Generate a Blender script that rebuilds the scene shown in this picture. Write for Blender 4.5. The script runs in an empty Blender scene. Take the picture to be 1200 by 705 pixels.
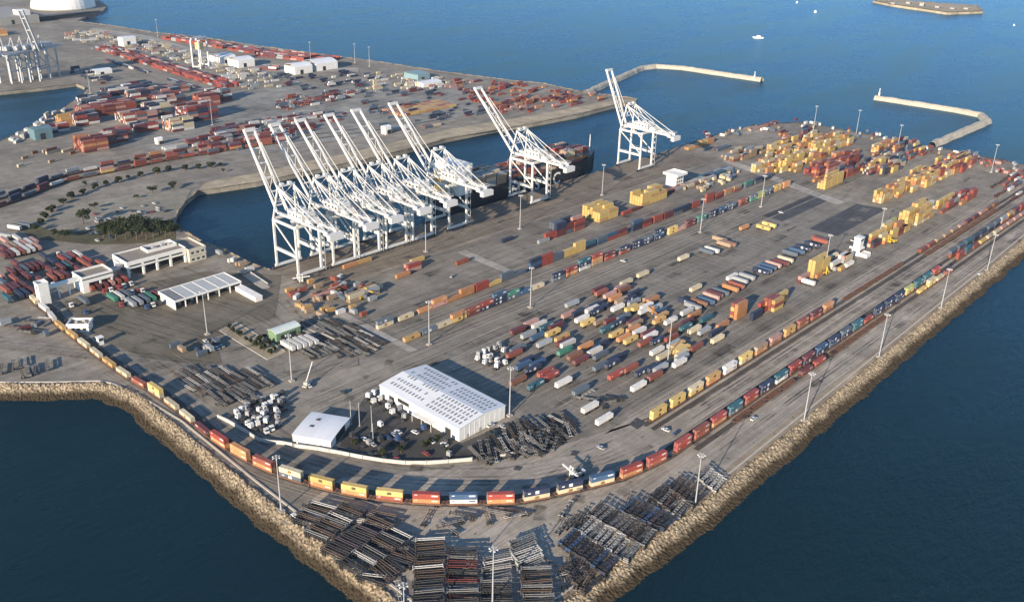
import bpy, math, random
from math import sin, cos, radians as R, pi
from mathutils import Vector, Matrix, noise
from mathutils.geometry import tessellate_polygon
random.seed(7)
D = bpy.data
SC = bpy.context.scene
COL = SC.collection
# ------------------------------------------------------------------ camera, sky, sun, exposure
CH = 255.0
F, PITCH, ROLL, AZ = 1090.2, R(24.116), R(1.482), R(47.099)
FW = Vector((sin(AZ)*cos(PITCH), cos(AZ)*cos(PITCH), -sin(PITCH)))
RT0 = Vector((cos(AZ), -sin(AZ), 0)); UP0 = RT0.cross(FW)
RT = RT0*cos(ROLL) + UP0*sin(ROLL); UP = UP0*cos(ROLL) - RT0*sin(ROLL)
cam = D.cameras.new('camera'); co = D.objects.new('camera', cam); COL.objects.link(co)
cam.sensor_width = 36; cam.lens = 36*F/1200; cam.clip_start = 1; cam.clip_end = 60000
M = Matrix((RT, UP, -FW)).transposed().to_4x4(); M.translation = (0, 0, CH); co.matrix_world = M
SC.camera = co
SUN_AZ, SUN_EL = 196.0, 17.0          # degrees: direction to the sun, counter-clockwise from +X
W = D.worlds.new('World'); SC.world = W; W.use_nodes = True
nt = W.node_tree; bgn = nt.nodes['Background']; sky = nt.nodes.new('ShaderNodeTexSky')
sky.sky_type = 'NISHITA'; sky.sun_disc = False; sky.sun_elevation = R(SUN_EL); sky.sun_rotation = R(90-SUN_AZ)
sky.altitude = 200; sky.air_density = 1.0; sky.dust_density = 0.0; sky.ozone_density = 4.0
nt.links.new(sky.outputs[0], bgn.inputs[0]); bgn.inputs[1].default_value = 0.12
sl = D.lights.new('sun', 'SUN'); sl.energy = 5.0; sl.angle = R(0.5); sl.color = (1.0, 0.84, 0.65)
so = D.objects.new('sun', sl); COL.objects.link(so)
sd = Vector((cos(R(SUN_AZ))*cos(R(SUN_EL)), sin(R(SUN_AZ))*cos(R(SUN_EL)), sin(R(SUN_EL))))
so.rotation_euler = sd.to_track_quat('Z', 'Y').to_euler()
vs = SC.view_settings; vs.view_transform = 'Standard'; vs.look = 'None'; vs.exposure = 0.85; HAZE = 0.00003; vs.gamma = 1; vs.use_curve_mapping = False
SC.cycles.max_bounces = 4; SC.cycles.diffuse_bounces = 2; SC.cycles.glossy_bounces = 2

def at(px, py, z=0.0):
    """the point at height z that photo pixel (px, py) shows"""
    d = RT*(px-600) - UP*(py-352.5) + FW*F
    t = (z-CH)/d.z
    return Vector((d.x*t, d.y*t, z))
def zz(x0, y0, s, pts):
    return [(x0+a/s, y0+b/s) for a, b in pts]

# ------------------------------------------------------------------ materials
MATS = {}
def nodes_of(m):
    m.use_nodes = True
    n = m.node_tree.nodes; return n, m.node_tree.links, n['Principled BSDF']
def mat(name, col, rough=0.6, var=0.25, scale=0.4, metal=0.0, stretch=(1, 1, 1), rand=0.0, spec=0.3, grime=0.0, coords='Object'):
    if name in MATS: return MATS[name]
    m = D.materials.new(name); n, l, b = nodes_of(m)
    b.inputs['Roughness'].default_value = rough; b.inputs['Metallic'].default_value = metal
    b.inputs['Specular IOR Level'].default_value = spec
    tc = n.new('ShaderNodeTexCoord'); mp = n.new('ShaderNodeMapping'); mp.inputs['Scale'].default_value = stretch
    l.new(tc.outputs[coords], mp.inputs[0])
    nz = n.new('ShaderNodeTexNoise'); nz.inputs['Scale'].default_value = scale; nz.inputs['Detail'].default_value = 6; nz.inputs['Roughness'].default_value = .65
    l.new(mp.outputs[0], nz.inputs['Vector'])
    mr = n.new('ShaderNodeMapRange'); mr.inputs[1].default_value = .25; mr.inputs[2].default_value = .75
    mr.inputs[3].default_value = 1-var; mr.inputs[4].default_value = 1+var
    l.new(nz.outputs[0], mr.inputs[0])
    mul = n.new('ShaderNodeVectorMath'); mul.operation = 'SCALE'; mul.inputs[0].default_value = col[:3]
    fac = mr.outputs[0]
    if rand:
        oi = n.new('ShaderNodeObjectInfo'); r2 = n.new('ShaderNodeMapRange'); r2.inputs[3].default_value = 1-rand; r2.inputs[4].default_value = 1+rand
        l.new(oi.outputs['Random'], r2.inputs[0]); mm = n.new('ShaderNodeMath'); mm.operation = 'MULTIPLY'
        l.new(fac, mm.inputs[0]); l.new(r2.outputs[0], mm.inputs[1]); fac = mm.outputs[0]
    l.new(fac, mul.inputs['Scale'])
    out = mul.outputs[0]
    if grime:
        n2 = n.new('ShaderNodeTexNoise'); n2.inputs['Scale'].default_value = 1.3; n2.inputs['Detail'].default_value = 5
        l.new(tc.outputs[coords], n2.inputs['Vector'])
        rp = n.new('ShaderNodeMapRange'); rp.inputs[1].default_value = .55; rp.inputs[2].default_value = .75; rp.inputs[4].default_value = grime
        l.new(n2.outputs[0], rp.inputs[0])
        mx = n.new('ShaderNodeMixRGB'); mx.inputs[2].default_value = (.16, .10, .06, 1)
        l.new(rp.outputs[0], mx.inputs[0]); l.new(out, mx.inputs[1]); out = mx.outputs[0]
    l.new(out, b.inputs['Base Color'])
    MATS[name] = m; return m

PAL = dict(  # painted steel
    yellow=(.58, .41, .15), ochre=(.48, .30, .12), cream=(.54, .46, .31), orange=(.46, .22, .10), red=(.30, .065, .05),
    rust=(.26, .085, .06), maroon=(.13, .042, .045), brown=(.21, .105, .065), pink=(.44, .26, .22), white=(.62, .60, .56),
    grey=(.30, .32, .33), slate=(.10, .125, .155), navy=(.030, .040, .075), blue=(.050, .095, .17), teal=(.04, .115, .145),
    green=(.06, .20, .14), lime=(.38, .40, .17), tan=(.34, .25, .17), black=(.02, .02, .022))
def paint(c):
    return mat('paint_'+c, PAL[c], rough=.5, var=.22, scale=.8, stretch=(1, 1, .35), rand=.16, grime=.28)
STEEL = mat('dark_steel', (.06, .06, .065), .6, .4, .6, grime=.5)
RUBBER = mat('tyre_rubber', (.02, .02, .02), .85, .2)
RUST = mat('rusty_steel', (.16, .08, .05), .75, .4, .7)
CRANE = mat('crane_white', (.62, .61, .575), .5, .10, .3, grime=.14)
CRANE2 = mat('crane_grey', (.40, .41, .42), .5, .15, .3, grime=.2)
WHITEP = mat('white_paint', (.74, .72, .67), .5, .12, .25, grime=.12)
ROOFW = mat('white_roof_sheet', (.70, .71, .72), .5, .10, .15, stretch=(1, .2, 1), grime=.15)
GLASS = mat('dark_glass', (.03, .045, .05), .15, .2, spec=.6)
DARKIN = mat('dark_opening', (.03, .03, .032), .9, .3)
GALV = mat('galvanised_steel', (.42, .42, .41), .45, .12, .3, metal=.2)
LAMPM = mat('lamp_housing', (.55, .55, .53), .4, .1)
CONC = mat('bare_concrete', (.36, .33, .29), .85, .2, .25)
BARK = mat('bark', (.10, .07, .05), .9, .3, 1.5)
LEAF = [mat('foliage_%d' % i, c, .8, .45, .9, spec=.15) for i, c in enumerate([(.034, .044, .020), (.048, .056, .026), (.026, .036, .018)])]

def ground_mat(name, col, streak=(.012, .35), amt=.22, stain=.25, patch=.12, slab=7.):
    """asphalt or concrete: broad blotches, wheel streaks along one axis, oil stains, fine speckle"""
    m = D.materials.new(name); n, l, b = nodes_of(m)
    b.inputs['Roughness'].default_value = .88; b.inputs['Specular IOR Level'].default_value = .2
    tc = n.new('ShaderNodeTexCoord'); P = tc.outputs['Object']
    def nz(scale, stretch=(1, 1, 1), det=5, lo=.3, hi=.7, a=0., c=1., rough=.6):
        mp = n.new('ShaderNodeMapping'); mp.inputs['Scale'].default_value = stretch; l.new(P, mp.inputs[0])
        t = n.new('ShaderNodeTexNoise'); t.inputs['Scale'].default_value = scale; t.inputs['Detail'].default_value = det; t.inputs['Roughness'].default_value = rough
        l.new(mp.outputs[0], t.inputs['Vector'])
        r = n.new('ShaderNodeMapRange'); r.inputs[1].default_value = lo; r.inputs[2].default_value = hi; r.inputs[3].default_value = a; r.inputs[4].default_value = c
        l.new(t.outputs[0], r.inputs[0]); return r.outputs[0]
    def mult(a, c):
        q = n.new('ShaderNodeMath'); q.operation = 'MULTIPLY'; l.new(a, q.inputs[0]); l.new(c, q.inputs[1]); return q.outputs[0]
    f = nz(.012, det=6, a=1-patch, c=1+patch)
    f = mult(f, nz(1, (streak[0], streak[1], 1), 4, a=1-amt, c=1+amt))
    f = mult(f, nz(.11, det=8, lo=.35, hi=.65, a=.86, c=1.14, rough=.7))
    f = mult(f, nz(1.6, det=3, lo=.25, hi=.75, a=.84, c=1.16))
    f = mult(f, nz(.06, det=7, lo=.60, hi=.68, a=1., c=1-stain, rough=.72))
    br = n.new('ShaderNodeTexBrick'); br.inputs['Scale'].default_value = 1.; br.inputs['Brick Width'].default_value = slab*2; br.inputs['Row Height'].default_value = slab; br.inputs['Mortar Size'].default_value = .09; br.inputs['Mortar Smooth'].default_value = .3
    br.inputs['Color1'].default_value = (1.05, 1.05, 1.05, 1); br.inputs['Color2'].default_value = (.93, .93, .93, 1); br.inputs['Mortar'].default_value = (.80, .80, .80, 1); br.offset = .5
    l.new(P, br.inputs['Vector']); bb = n.new('ShaderNodeRGBToBW'); l.new(br.outputs['Color'], bb.inputs[0]); f = mult(f, bb.outputs[0])
    f = mult(f, nz(1, (streak[0]*1.7, streak[1]*2.3, 1), 3, lo=.42, hi=.62, a=1-amt*.7, c=1+amt*.5))
    f = mult(f, nz(.22, det=2, lo=.66, hi=.72, a=1., c=.55, rough=.5))
    f = mult(f, nz(.03, (1, .35, 1), det=8, lo=.36, hi=.64, a=.80, c=1.18, rough=.75))
    s = n.new('ShaderNodeVectorMath'); s.operation = 'SCALE'; s.inputs[0].default_value = col
    l.new(f, s.inputs['Scale']); l.new(s.outputs[0], b.inputs['Base Color'])
    return m

# ------------------------------------------------------------------ mesh building
class MB:
    def __init__(s): s.v = []; s.f = []; s.m = []
    def face(s, pts, m=0):
        k = len(s.v); s.v += [tuple(p) for p in pts]; s.f.append(tuple(range(k, k+len(pts)))); s.m.append(m)
    def hexa(s, c, m=0):
        k = len(s.v); s.v += [tuple(p) for p in c]
        for q in ((0, 3, 2, 1), (4, 5, 6, 7), (0, 1, 5, 4), (1, 2, 6, 5), (2, 3, 7, 6), (3, 0, 4, 7)):
            s.f.append(tuple(k+i for i in q)); s.m.append(m)
    def box(s, x0, y0, z0, x1, y1, z1, m=0):
        s.hexa([(x0, y0, z0), (x1, y0, z0), (x1, y1, z0), (x0, y1, z0), (x0, y0, z1), (x1, y0, z1), (x1, y1, z1), (x0, y1, z1)], m)
    def obox(s, cx, cy, z0, L, Wd, H, a=0., m=0, taper=0.):
        ca, sa = cos(a), sin(a); pts = []
        for z, t in ((z0, 0.), (z0+H, taper)):
            for u, w in ((-1, -1), (1, -1), (1, 1), (-1, 1)):
                X, Y = u*(L/2-t), w*(Wd/2-t); pts.append((cx+X*ca-Y*sa, cy+X*sa+Y*ca, z))
        s.hexa(pts, m)
    def bar(s, p, q, w, h=None, m=0, up=(0, 0, 1)):
        h = h or w; p, q = Vector(p), Vector(q); d = (q-p).normalized(); u = Vector(up)
        if abs(d.dot(u)) > .95: u = Vector((1, 0, 0))
        a = d.cross(u).normalized()*(w/2); b = a.cross(d).normalized()*(h/2)
        s.hexa([p-a-b, p+a-b, p+a+b, p-a+b, q-a-b, q+a-b, q+a+b, q-a+b], m)
    def tube(s, p, q, r0, r1=None, n=8, m=0, cap=True):
        r1 = r0 if r1 is None else r1; p, q = Vector(p), Vector(q); d = (q-p).normalized()
        u = Vector((0, 0, 1)) if abs(d.z) < .9 else Vector((1, 0, 0)); a = d.cross(u).normalized(); b = a.cross(d)
        k = len(s.v)
        for c, r in ((p, r0), (q, r1)):
            for i in range(n):
                t = 2*pi*i/n; s.v.append(tuple(c + a*(r*cos(t)) + b*(r*sin(t))))
        for i in range(n):
            j = (i+1) % n; s.f.append((k+i, k+j, k+n+j, k+n+i)); s.m.append(m)
        if cap:
            s.f.append(tuple(range(k+n-1, k-1, -1))); s.m.append(m); s.f.append(tuple(range(k+n, k+2*n))); s.m.append(m)
    def mesh(s, name, mats):
        me = D.meshes.new(name); me.from_pydata(s.v, [], s.f)
        for x in (mats if isinstance(mats, (list, tuple)) else [mats]): me.materials.append(x)
        if any(s.m): me.polygons.foreach_set('material_index', s.m)
        me.update(); return me
    def build(s, name, mats, parent=None, **k): return obj(name, s.mesh(name, mats), parent, **k)
def obj(name, data, parent=None, loc=None, rz=0.):
    o = D.objects.new(name, data); COL.objects.link(o)
    if loc is not None: o.location = loc
    if rz: o.rotation_euler = (0, 0, rz)
    if parent is not None: o.parent = parent
    return o
def tag(o, label=None, cat=None, group=None, kind=None):
    if label: o['label'] = label
    if cat: o['category'] = cat
    if group: o['group'] = group
    if kind: o['kind'] = kind
    return o
def kids_of(o, cache={}):
    return [c for c in D.objects if c.parent == o]
class Proto:
    all = []
    """a thing with its parts, copied object by object"""
    def __init__(s, root): Proto.all.append(s); s.root = root; s.tree = s.walk(root); s.used = False
    def walk(s, o): return (o, [s.walk(c) for c in kids_of(o)])
    def place(s, loc, rz=0., label=None, cat=None, group=None, scale=None):
        if not s.used: s.used = True; r = s.root
        else: r = s.dup(s.tree, None)
        r.location = loc; r.rotation_euler = (0, 0, rz)
        if scale: r.scale = scale
        tag(r, label, cat, group); return r
    def dup(s, t, parent):
        c = t[0].copy(); COL.objects.link(c); c.parent = parent
        for k in t[1]: s.dup(k, c)
        return c
ONES = 'zeroth first second third fourth fifth sixth seventh eighth ninth tenth eleventh twelfth thirteenth fourteenth fifteenth sixteenth seventeenth eighteenth nineteenth'.split()
def nth(i):
    if i < 20: return ONES[i]
    t, u = divmod(i, 10); tens = ['', '', 'twenty', 'thirty', 'forty', 'fifty', 'sixty', 'seventy', 'eighty', 'ninety'][t]
    return (tens[:-1]+'ieth') if u == 0 else tens+'-'+ONES[u]
def proj_x(p):
    v = Vector(p)-Vector((0, 0, CH)); return 600+F*v.dot(RT)/v.dot(FW)

# ------------------------------------------------------------------ SETTING: water, land, pavement
def water():
    m = D.materials.new('harbour_water'); n, l, b = nodes_of(m)
    n.remove(b); df = n.new('ShaderNodeBsdfDiffuse'); df.inputs[0].default_value = (.0048, .0190, .0245, 1)
    gl = n.new('ShaderNodeBsdfGlossy'); gl.inputs[0].default_value = (.52, .82, 1.02, 1); gl.inputs['Roughness'].default_value = .22
    fr = n.new('ShaderNodeFresnel'); fr.inputs[0].default_value = 1.33
    fm = n.new('ShaderNodeMath'); fm.operation = 'MULTIPLY'; fm.inputs[1].default_value = .95; l.new(fr.outputs[0], fm.inputs[0])
    mx = n.new('ShaderNodeMixShader'); l.new(fm.outputs[0], mx.inputs[0]); l.new(df.outputs[0], mx.inputs[1]); l.new(gl.outputs[0], mx.inputs[2]); l.new(mx.outputs[0], n['Material Output'].inputs[0])
    tc = n.new('ShaderNodeTexCoord')
    hs = []
    for sc, st, rot, w in ((.11, (1, 2.6, 1), -43, .75), (.32, (1, 2.4, 1), -50, .42), (.018, (1, 1.6, 1), -30, 1.0)):
        mp = n.new('ShaderNodeMapping'); mp.inputs['Scale'].default_value = st; mp.inputs['Rotation'].default_value = (0, 0, R(rot)); l.new(tc.outputs['Object'], mp.inputs[0])
        t = n.new('ShaderNodeTexNoise'); t.inputs['Scale'].default_value = sc; t.inputs['Detail'].default_value = 5; l.new(mp.outputs[0], t.inputs['Vector'])
        q = n.new('ShaderNodeMath'); q.operation = 'MULTIPLY'; q.inputs[1].default_value = w; l.new(t.outputs[0], q.inputs[0]); hs.append(q.outputs[0])
    a = n.new('ShaderNodeMath'); l.new(hs[0], a.inputs[0]); l.new(hs[1], a.inputs[1])
    a2 = n.new('ShaderNodeMath'); l.new(a.outputs[0], a2.inputs[0]); l.new(hs[2], a2.inputs[1])
    ws = n.new('ShaderNodeTexNoise'); ws.inputs['Scale'].default_value = .0045; ws.inputs['Detail'].default_value = 7; ws.inputs['Roughness'].default_value = .6
    wm = n.new('ShaderNodeMapping'); wm.inputs['Scale'].default_value = (1, 3.2, 1); wm.inputs['Rotation'].default_value = (0, 0, R(-38)); l.new(tc.outputs['Object'], wm.inputs[0]); l.new(wm.outputs[0], ws.inputs['Vector'])
    wr = n.new('ShaderNodeMapRange'); wr.inputs[1].default_value = .35; wr.inputs[2].default_value = .65; wr.inputs[3].default_value = .14; wr.inputs[4].default_value = .34; l.new(ws.outputs[0], wr.inputs[0]); l.new(wr.outputs[0], gl.inputs['Roughness'])
    wf = n.new('ShaderNodeMapRange'); wf.inputs[1].default_value = .3; wf.inputs[2].default_value = .7; wf.inputs[3].default_value = .84; wf.inputs[4].default_value = 1.06; l.new(ws.outputs[0], wf.inputs[0])
    w2 = n.new('ShaderNodeMath'); w2.operation = 'MULTIPLY'; l.new(fm.outputs[0], w2.inputs[0]); l.new(wf.outputs[0], w2.inputs[1]); l.new(w2.outputs[0], mx.inputs[0])
    bp = n.new('ShaderNodeBump'); bp.inputs['Strength'].default_value = 1; bp.inputs['Distance'].default_value = 2.6
    l.new(a2.outputs[0], bp.inputs['Height']); l.new(bp.outputs[0], gl.inputs['Normal'])
    mb = MB(); mb.face([(-12000, -12000, 0), (20000, -12000, 0), (20000, 20000, 0), (-12000, 20000, 0)])
    o = mb.build('water', m, loc=(0, 0, -4.0))
    tag(o, 'dark blue rippled harbour water around the piers', 'water', kind='structure')
water()

WEST, SOUTH, EAST, WHARF = 177.5, 177.5, 1059.0, 544.0
P = lambda *q: [at(*p).xy for p in q]
S_SHORE = [(-700, 640)] + [] 
land = []
land += [Vector((-600., 720.))]
land += P((-160, 449), (0, 451), (67, 451), (120, 449.5), (134, 452), (160, 462))
south_pts = P((0, 451), (67, 451), (120, 449.5), (134, 452), (160, 462)) + [Vector((WEST+3, 400.)), Vector((WEST+1, 330.)), Vector((WEST, SOUTH))]
land += [Vector((WEST+3, 400.)), Vector((WEST+1, 330.)), Vector((WEST, SOUTH)), Vector((WEST+130, 172.5)), Vector((520, 177.)), Vector((716, 181.)), Vector((EAST, 190.)), Vector((EAST, 509.))]
east_pts = [Vector((WEST, SOUTH)), Vector((WEST+130, 172.5)), Vector((520, 177.)), Vector((716, 181.)), Vector((EAST, 190.))]
ne_pts = [Vector((EAST, 190.)), Vector((EAST, 509.))] + P((883, 147), (850, 155)) + [Vector((837, WHARF))]
land += P((883, 147), (850, 155)) + [Vector((837, WHARF)), Vector((331, WHARF))]
basin = [Vector((331, WHARF))] + P((297, 310), (263, 293), (238, 284), (206, 265), (206, 252), (217, 236), (232, 224), (255, 221), (300, 214), (360, 201), (420, 189), (476, 176), (522, 163), (581, 151), (623, 145), (676, 135), (722, 123), (745, 119))
land += basin[1:]
outer = P((747, 116), (702, 110), (684, 108.5), (638, 98), (600, 94.5), (517, 84), (453, 74), (402, 67), (351, 60.5), (300, 53.6), (230, 43), (179, 38), (128, 30), (90, 25))
land += outer
land += P((98, 21), (120, 13), (126, 7), (112, -2), (60, -14), (-120, -22), (-420, -22), (-330, 108), (-60, 112), (0, 108), (50, 103), (89, 98), (101, 103), (97, 110), (76, 125), (40, 146), (0, 166), (-200, 240))
ubasin = P((-60, 112), (0, 108), (50, 103), (89, 98), (101, 103), (97, 110), (76, 125), (40, 146), (0, 166), (-120, 212))
def sheet(name, poly, z, m, skirt=0.):
    pts = [Vector((p[0], p[1], z)) for p in poly]
    tri = tessellate_polygon([pts]); mb = MB(); mb.v = [tuple(p) for p in pts]
    for t in tri:
        a, b_, c = (pts[i] for i in t)
        mb.f.append(tuple(t) if (b_-a).cross(c-a).z > 0 else tuple(reversed(t))); mb.m.append(0)
    if skirt:
        for i in range(len(pts)):
            p, q = pts[i], pts[(i+1) % len(pts)]; mb.face([p, q, q-Vector((0, 0, skirt)), p-Vector((0, 0, skirt))])
    return mb.build(name, m)
G_BASE = ground_mat('worn_asphalt', (0.250, 0.222, 0.181), (.03, .10), .14, .35, .2)
o = sheet('ground', land, 0., G_BASE, skirt=5.); tag(o, 'worn grey brown asphalt ground of the container piers', 'ground', kind='structure')
SHEET_Z = [0.03]
def pave(name, poly, m, label, cat='pavement'):
    SHEET_Z[0] += .012
    return tag(sheet(name, poly, SHEET_Z[0], m), label, cat, kind='structure')
rect = lambda x0, y0, x1, y1: [(x0, y0), (x1, y0), (x1, y1), (x0, y1)]
G_WHARF = ground_mat('wharf_concrete', (0.209, 0.174, 0.134), (.02, .30), .16, .3, .12)
G_YARD = ground_mat('yard_asphalt', (0.217, 0.195, 0.162), (.02, .4), .16, .3, .14)
G_RAIL = ground_mat('pale_rail_concrete', (0.353, 0.309, 0.252), (.015, .45), .16, .22, .12)
G_ROAD = ground_mat('road_asphalt', (0.246, 0.221, 0.181), (.01, .6), .26, .2, .08)
G_GATE = ground_mat('gate_asphalt', (0.158, 0.138, 0.104), (.05, .05), .05, .35, .15)
G_NEW = ground_mat('fresh_black_asphalt', (.080, .080, .085), (.03, .2), .15, .15, .1)
G_VERGE = ground_mat('dry_grass_verge', (.115, .105, .062), (.05, .05), .1, .5, .3)
G_SAND = ground_mat('sandy_ground', (0.402, 0.332, 0.230), (.04, .1), .12, .3, .2)
G_PALE = ground_mat('pale_concrete', (0.372, 0.344, 0.299), (.02, .3), .12, .2, .12)
G_STONE = ground_mat('track_ballast', (.105, .092, .080), (.05, .6), .25, .2, .15)
pave('wharf_apron', rect(332, 489, 836, 543.6), G_WHARF, 'brown concrete apron under the white wharf cranes')
pave('stacking_yard', rect(322, 376, 1040, 486), G_YARD, 'dark asphalt yard around the container rows beside the wharf')
pave('parking_yard', rect(318, 246, 760, 352), G_YARD, 'asphalt yard where containers stand parked on chassis')
pave('yard_road', rect(240, 353.5, 1040, 375), G_ROAD, 'long wheel streaked road between container rows and parking yard')
pave('rail_apron', [(330, 179), (EAST-4, 193), (EAST-4, 241), (330, 241)], G_RAIL, 'pale concrete strip along the straight rail tracks')
pave('corner_apron', P((329, 612), (400, 560), (560, 545), (640, 527), (790, 480)) + [(420, 241), (330, 241), (330, 179), (WEST+60, 176), (WEST+14, 190), (WEST+10, 262)], G_RAIL, 'pale concrete inside the curve of the freight train')
pave('gate_plaza', P((120, 400), (70, 355), (150, 335), (240, 318), (330, 322), (322, 372), (250, 395), (260, 425), (205, 432)), G_GATE, 'dark asphalt plaza in front of the truck gates')
pave('equipment_yard', P((394, 529), (412, 492), (424, 470), (440, 462), (540, 519), (600, 494), (670, 490), (672, 512), (640, 528), (590, 538), (553, 538), (520, 541), (470, 542)), ground_mat('oily_shade_painted_asphalt', (.085, .080, .072), (.05, .08), .1, .5, .3), 'dark oily asphalt with painted shed shade, equipment yard below the warehouse')  # dark tone is oil staining plus the arched shed's shadow painted in
pave('asphalt_patch', [(703, 343), (785, 343), (805, 362), (703, 362)], G_NEW, 'black asphalt rectangle nearest the long container rows')
pave('asphalt_patch', [(703, 294), (803, 296), (797, 321), (703, 319)], G_NEW, 'black asphalt rectangle beside the white yard crane')
pave('asphalt_patch', P((737, 497), (746, 489), (758, 495), (747, 503)), G_NEW, 'small black asphalt square near the yellow train end')
pave('asphalt_patch', P((668, 533), (672, 527), (680, 529), (675, 534)), G_NEW, 'tiny black asphalt patch above the curved train')
pave('asphalt_patch', P((601, 550), (605, 545.5), (613, 547), (609, 551.5)), G_NEW, 'tiny black asphalt patch by the white barrier end')
pave('cross_path', P((396, 369), (480, 413), (490, 410), (404, 366)), G_PALE, 'pale concrete path running from wharf to warehouse')
pave('cross_path', P((536, 296), (594, 321), (604, 318), (545, 293)), G_PALE, 'pale concrete path between the two middle row ends')
pave('cross_path', P((845, 189), (980, 240), (990, 237), (855, 187)), G_PALE, 'pale concrete path crossing the yard beside black asphalt')
pave('pale_road', P((0, 400), (80, 408), (240, 428), (330, 440), (420, 420), (420, 428), (330, 449), (230, 437), (80, 416), (0, 407)), G_ROAD, 'worn road curving past the parked chassis field')
pave('verge', P((12, 262), (40, 280), (110, 287), (205, 284), (205, 264), (120, 262)), G_VERGE, 'dry grass verge under the dark trees')
pave('dirt_lot', P((40, 262), (100, 236), (225, 222), (204, 258), (120, 268), (70, 275)), ground_mat('lot_asphalt', (0.263, 0.237, 0.188), (.1, .06), .1, .3, .2), 'grey parking lot between trees and inner basin')
pave('beach', P((232, 224), (255, 221), (300, 214), (420, 189), (522, 163), (623, 145), (722, 123), (745, 119), (747, 116), (722, 117), (620, 136), (520, 153), (420, 177), (300, 203), (240, 214)), G_SAND, 'sandy strip along the far side of the channel', 'beach')
pave('far_yard', P((95, 165), (240, 110), (420, 95), (560, 100), (600, 125), (480, 150), (300, 182), (200, 180)), ground_mat('far_asphalt', (0.249, 0.237, 0.208), (.03, .1), .15, .3, .25), 'grey yard ground across the channel')
pave('coast_road', P((110, 33), (180, 43), (260, 68), (300, 78), (420, 80), (420, 85), (290, 84), (250, 72), (170, 48), (100, 37)), G_PALE, 'pale road along the far shore')

# ------------------------------------------------------------------ rock edges
def rock_mat():
    m = D.materials.new('rock_armour'); n, l, b = nodes_of(m); b.inputs['Roughness'].default_value = .9; b.inputs['Specular IOR Level'].default_value = .15
    tc = n.new('ShaderNodeTexCoord')
    vo = n.new('ShaderNodeTexVoronoi'); vo.inputs['Scale'].default_value = 1.2; l.new(tc.outputs['Object'], vo.inputs['Vector'])
    bw = n.new('ShaderNodeRGBToBW'); l.new(vo.outputs['Color'], bw.inputs[0])
    cr = n.new('ShaderNodeValToRGB'); e = cr.color_ramp.elements
    e[0].position = .15; e[0].color = (.115, .088, .058, 1); e[1].position = .9; e[1].color = (.42, .335, .225, 1)
    l.new(bw.outputs[0], cr.inputs[0])
    sp = n.new('ShaderNodeSeparateXYZ'); l.new(tc.outputs['Object'], sp.inputs[0])
    nz = n.new('ShaderNodeTexNoise'); nz.inputs['Scale'].default_value = .12; nz.inputs['Detail'].default_value = 6; l.new(tc.outputs['Object'], nz.inputs['Vector'])
    ad = n.new('ShaderNodeMath'); ad.operation = 'MULTIPLY_ADD'; ad.inputs[1].default_value = 2.4; l.new(nz.outputs[0], ad.inputs[0]); l.new(sp.outputs['Z'], ad.inputs[2])
    mr = n.new('ShaderNodeMapRange'); mr.inputs[1].default_value = -1.1; mr.inputs[2].default_value = .5; l.new(ad.outputs[0], mr.inputs[0])
    mx = n.new('ShaderNodeMixRGB'); mx.inputs[1].default_value = (.050, .037, .022, 1); l.new(mr.outputs[0], mx.inputs[0]); l.new(cr.outputs[0], mx.inputs[2])
    l.new(mx.outputs[0], b.inputs['Base Color']); return m
ROCK = rock_mat()
PALEROCK = mat('pale_breakwater_rock', (.40, .36, .29), .9, .35, .5)
def resample(pts, step):
    out = []; 
    for a, b in zip(pts, pts[1:]):
        a, b = Vector(a), Vector(b); k = max(1, int((b-a).length/step))
        out += [a+(b-a)*(i/k) for i in range(k)]
    return out+[Vector(pts[-1])]
def riprap(name, pts, side, width, step, label, cat='rock bank', z0=.7, z1=-5., amp=1.25, freq=.85, both=0., kind='stuff'):
    """boulder slope along a line; side=+1: the slope falls to the left of the walking direction"""
    L = resample(pts, step); n = len(L); rows = max(3, int(width/step)); mb = MB()
    for i, p in enumerate(L):
        t = (L[min(i+1, n-1)]-L[max(i-1, 0)]); t.normalize(); nn = Vector((-t.y, t.x))*side
        for j in range(rows+1):
            u = j/rows
            if both:
                w = (u-.5)*2; off = w*width/2; z = z0 if abs(w) < both else z0+(z1-z0)*(abs(w)-both)/(1-both)
            else: off = u*width-.5; z = z0+(z1-z0)*max(0, (u-.12)/.88)
            q = p+nn*off; v = Vector((q.x, q.y, 0))
            d = noise.voronoi(v*freq)[0]
            h = amp*(.5-min(d[0], .9)) + .7*noise.noise(v*.09)
            q2 = q+nn*(noise.noise(v*.05)*1.6*(1 if both else u))
            mb.v.append((q2.x, q2.y, z+h))
    for i in range(n-1):
        for j in range(rows):
            a = i*(rows+1)+j; f = (a, a+rows+1, a+rows+2, a+1)
            mb.f.append(f if side < 0 or both else f[::-1]); mb.m.append(0)
    o = mb.build(name, ROCK); tag(o, label, cat, kind=kind); return o
near_s = resample(south_pts, 6)
riprap('rock_armour', south_pts, -1, 12.3, .62, 'tan boulder slope along the shore below the curved freight train', amp=1.3)
riprap('rock_armour', east_pts[:3], -1, 12.5, .62, 'tan boulder slope in front of the chassis storage rows', amp=1.3)
riprap('rock_armour', east_pts[2:], -1, 12.5, .9, 'long tan boulder slope beside the straight rail tracks', amp=1.3)
riprap('rock_armour', ne_pts, -1, 9, 2.4, 'rock edge along the far end of the container pier', amp=1.2)
riprap('rock_armour', basin, 1, 9, 2.4, 'rock shore around the inner basin and channel', amp=1.0)
riprap('rock_armour', outer, 1, 11, 4, 'rock shore of the far terminal facing open water', amp=1.5)
riprap('rock_armour', ubasin, 1, 7, 4, 'rock shore of the small far basin', amp=1.2)
pier_b = P((1092, 168), (1158, 140), (1150, 133.5), (1120, 127.5), (1026, 113)); pier_a = P((684, 108.5), (720, 92.5), (752, 78.5), (768, 76.5), (800, 78.5), (893, 92.5))
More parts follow.
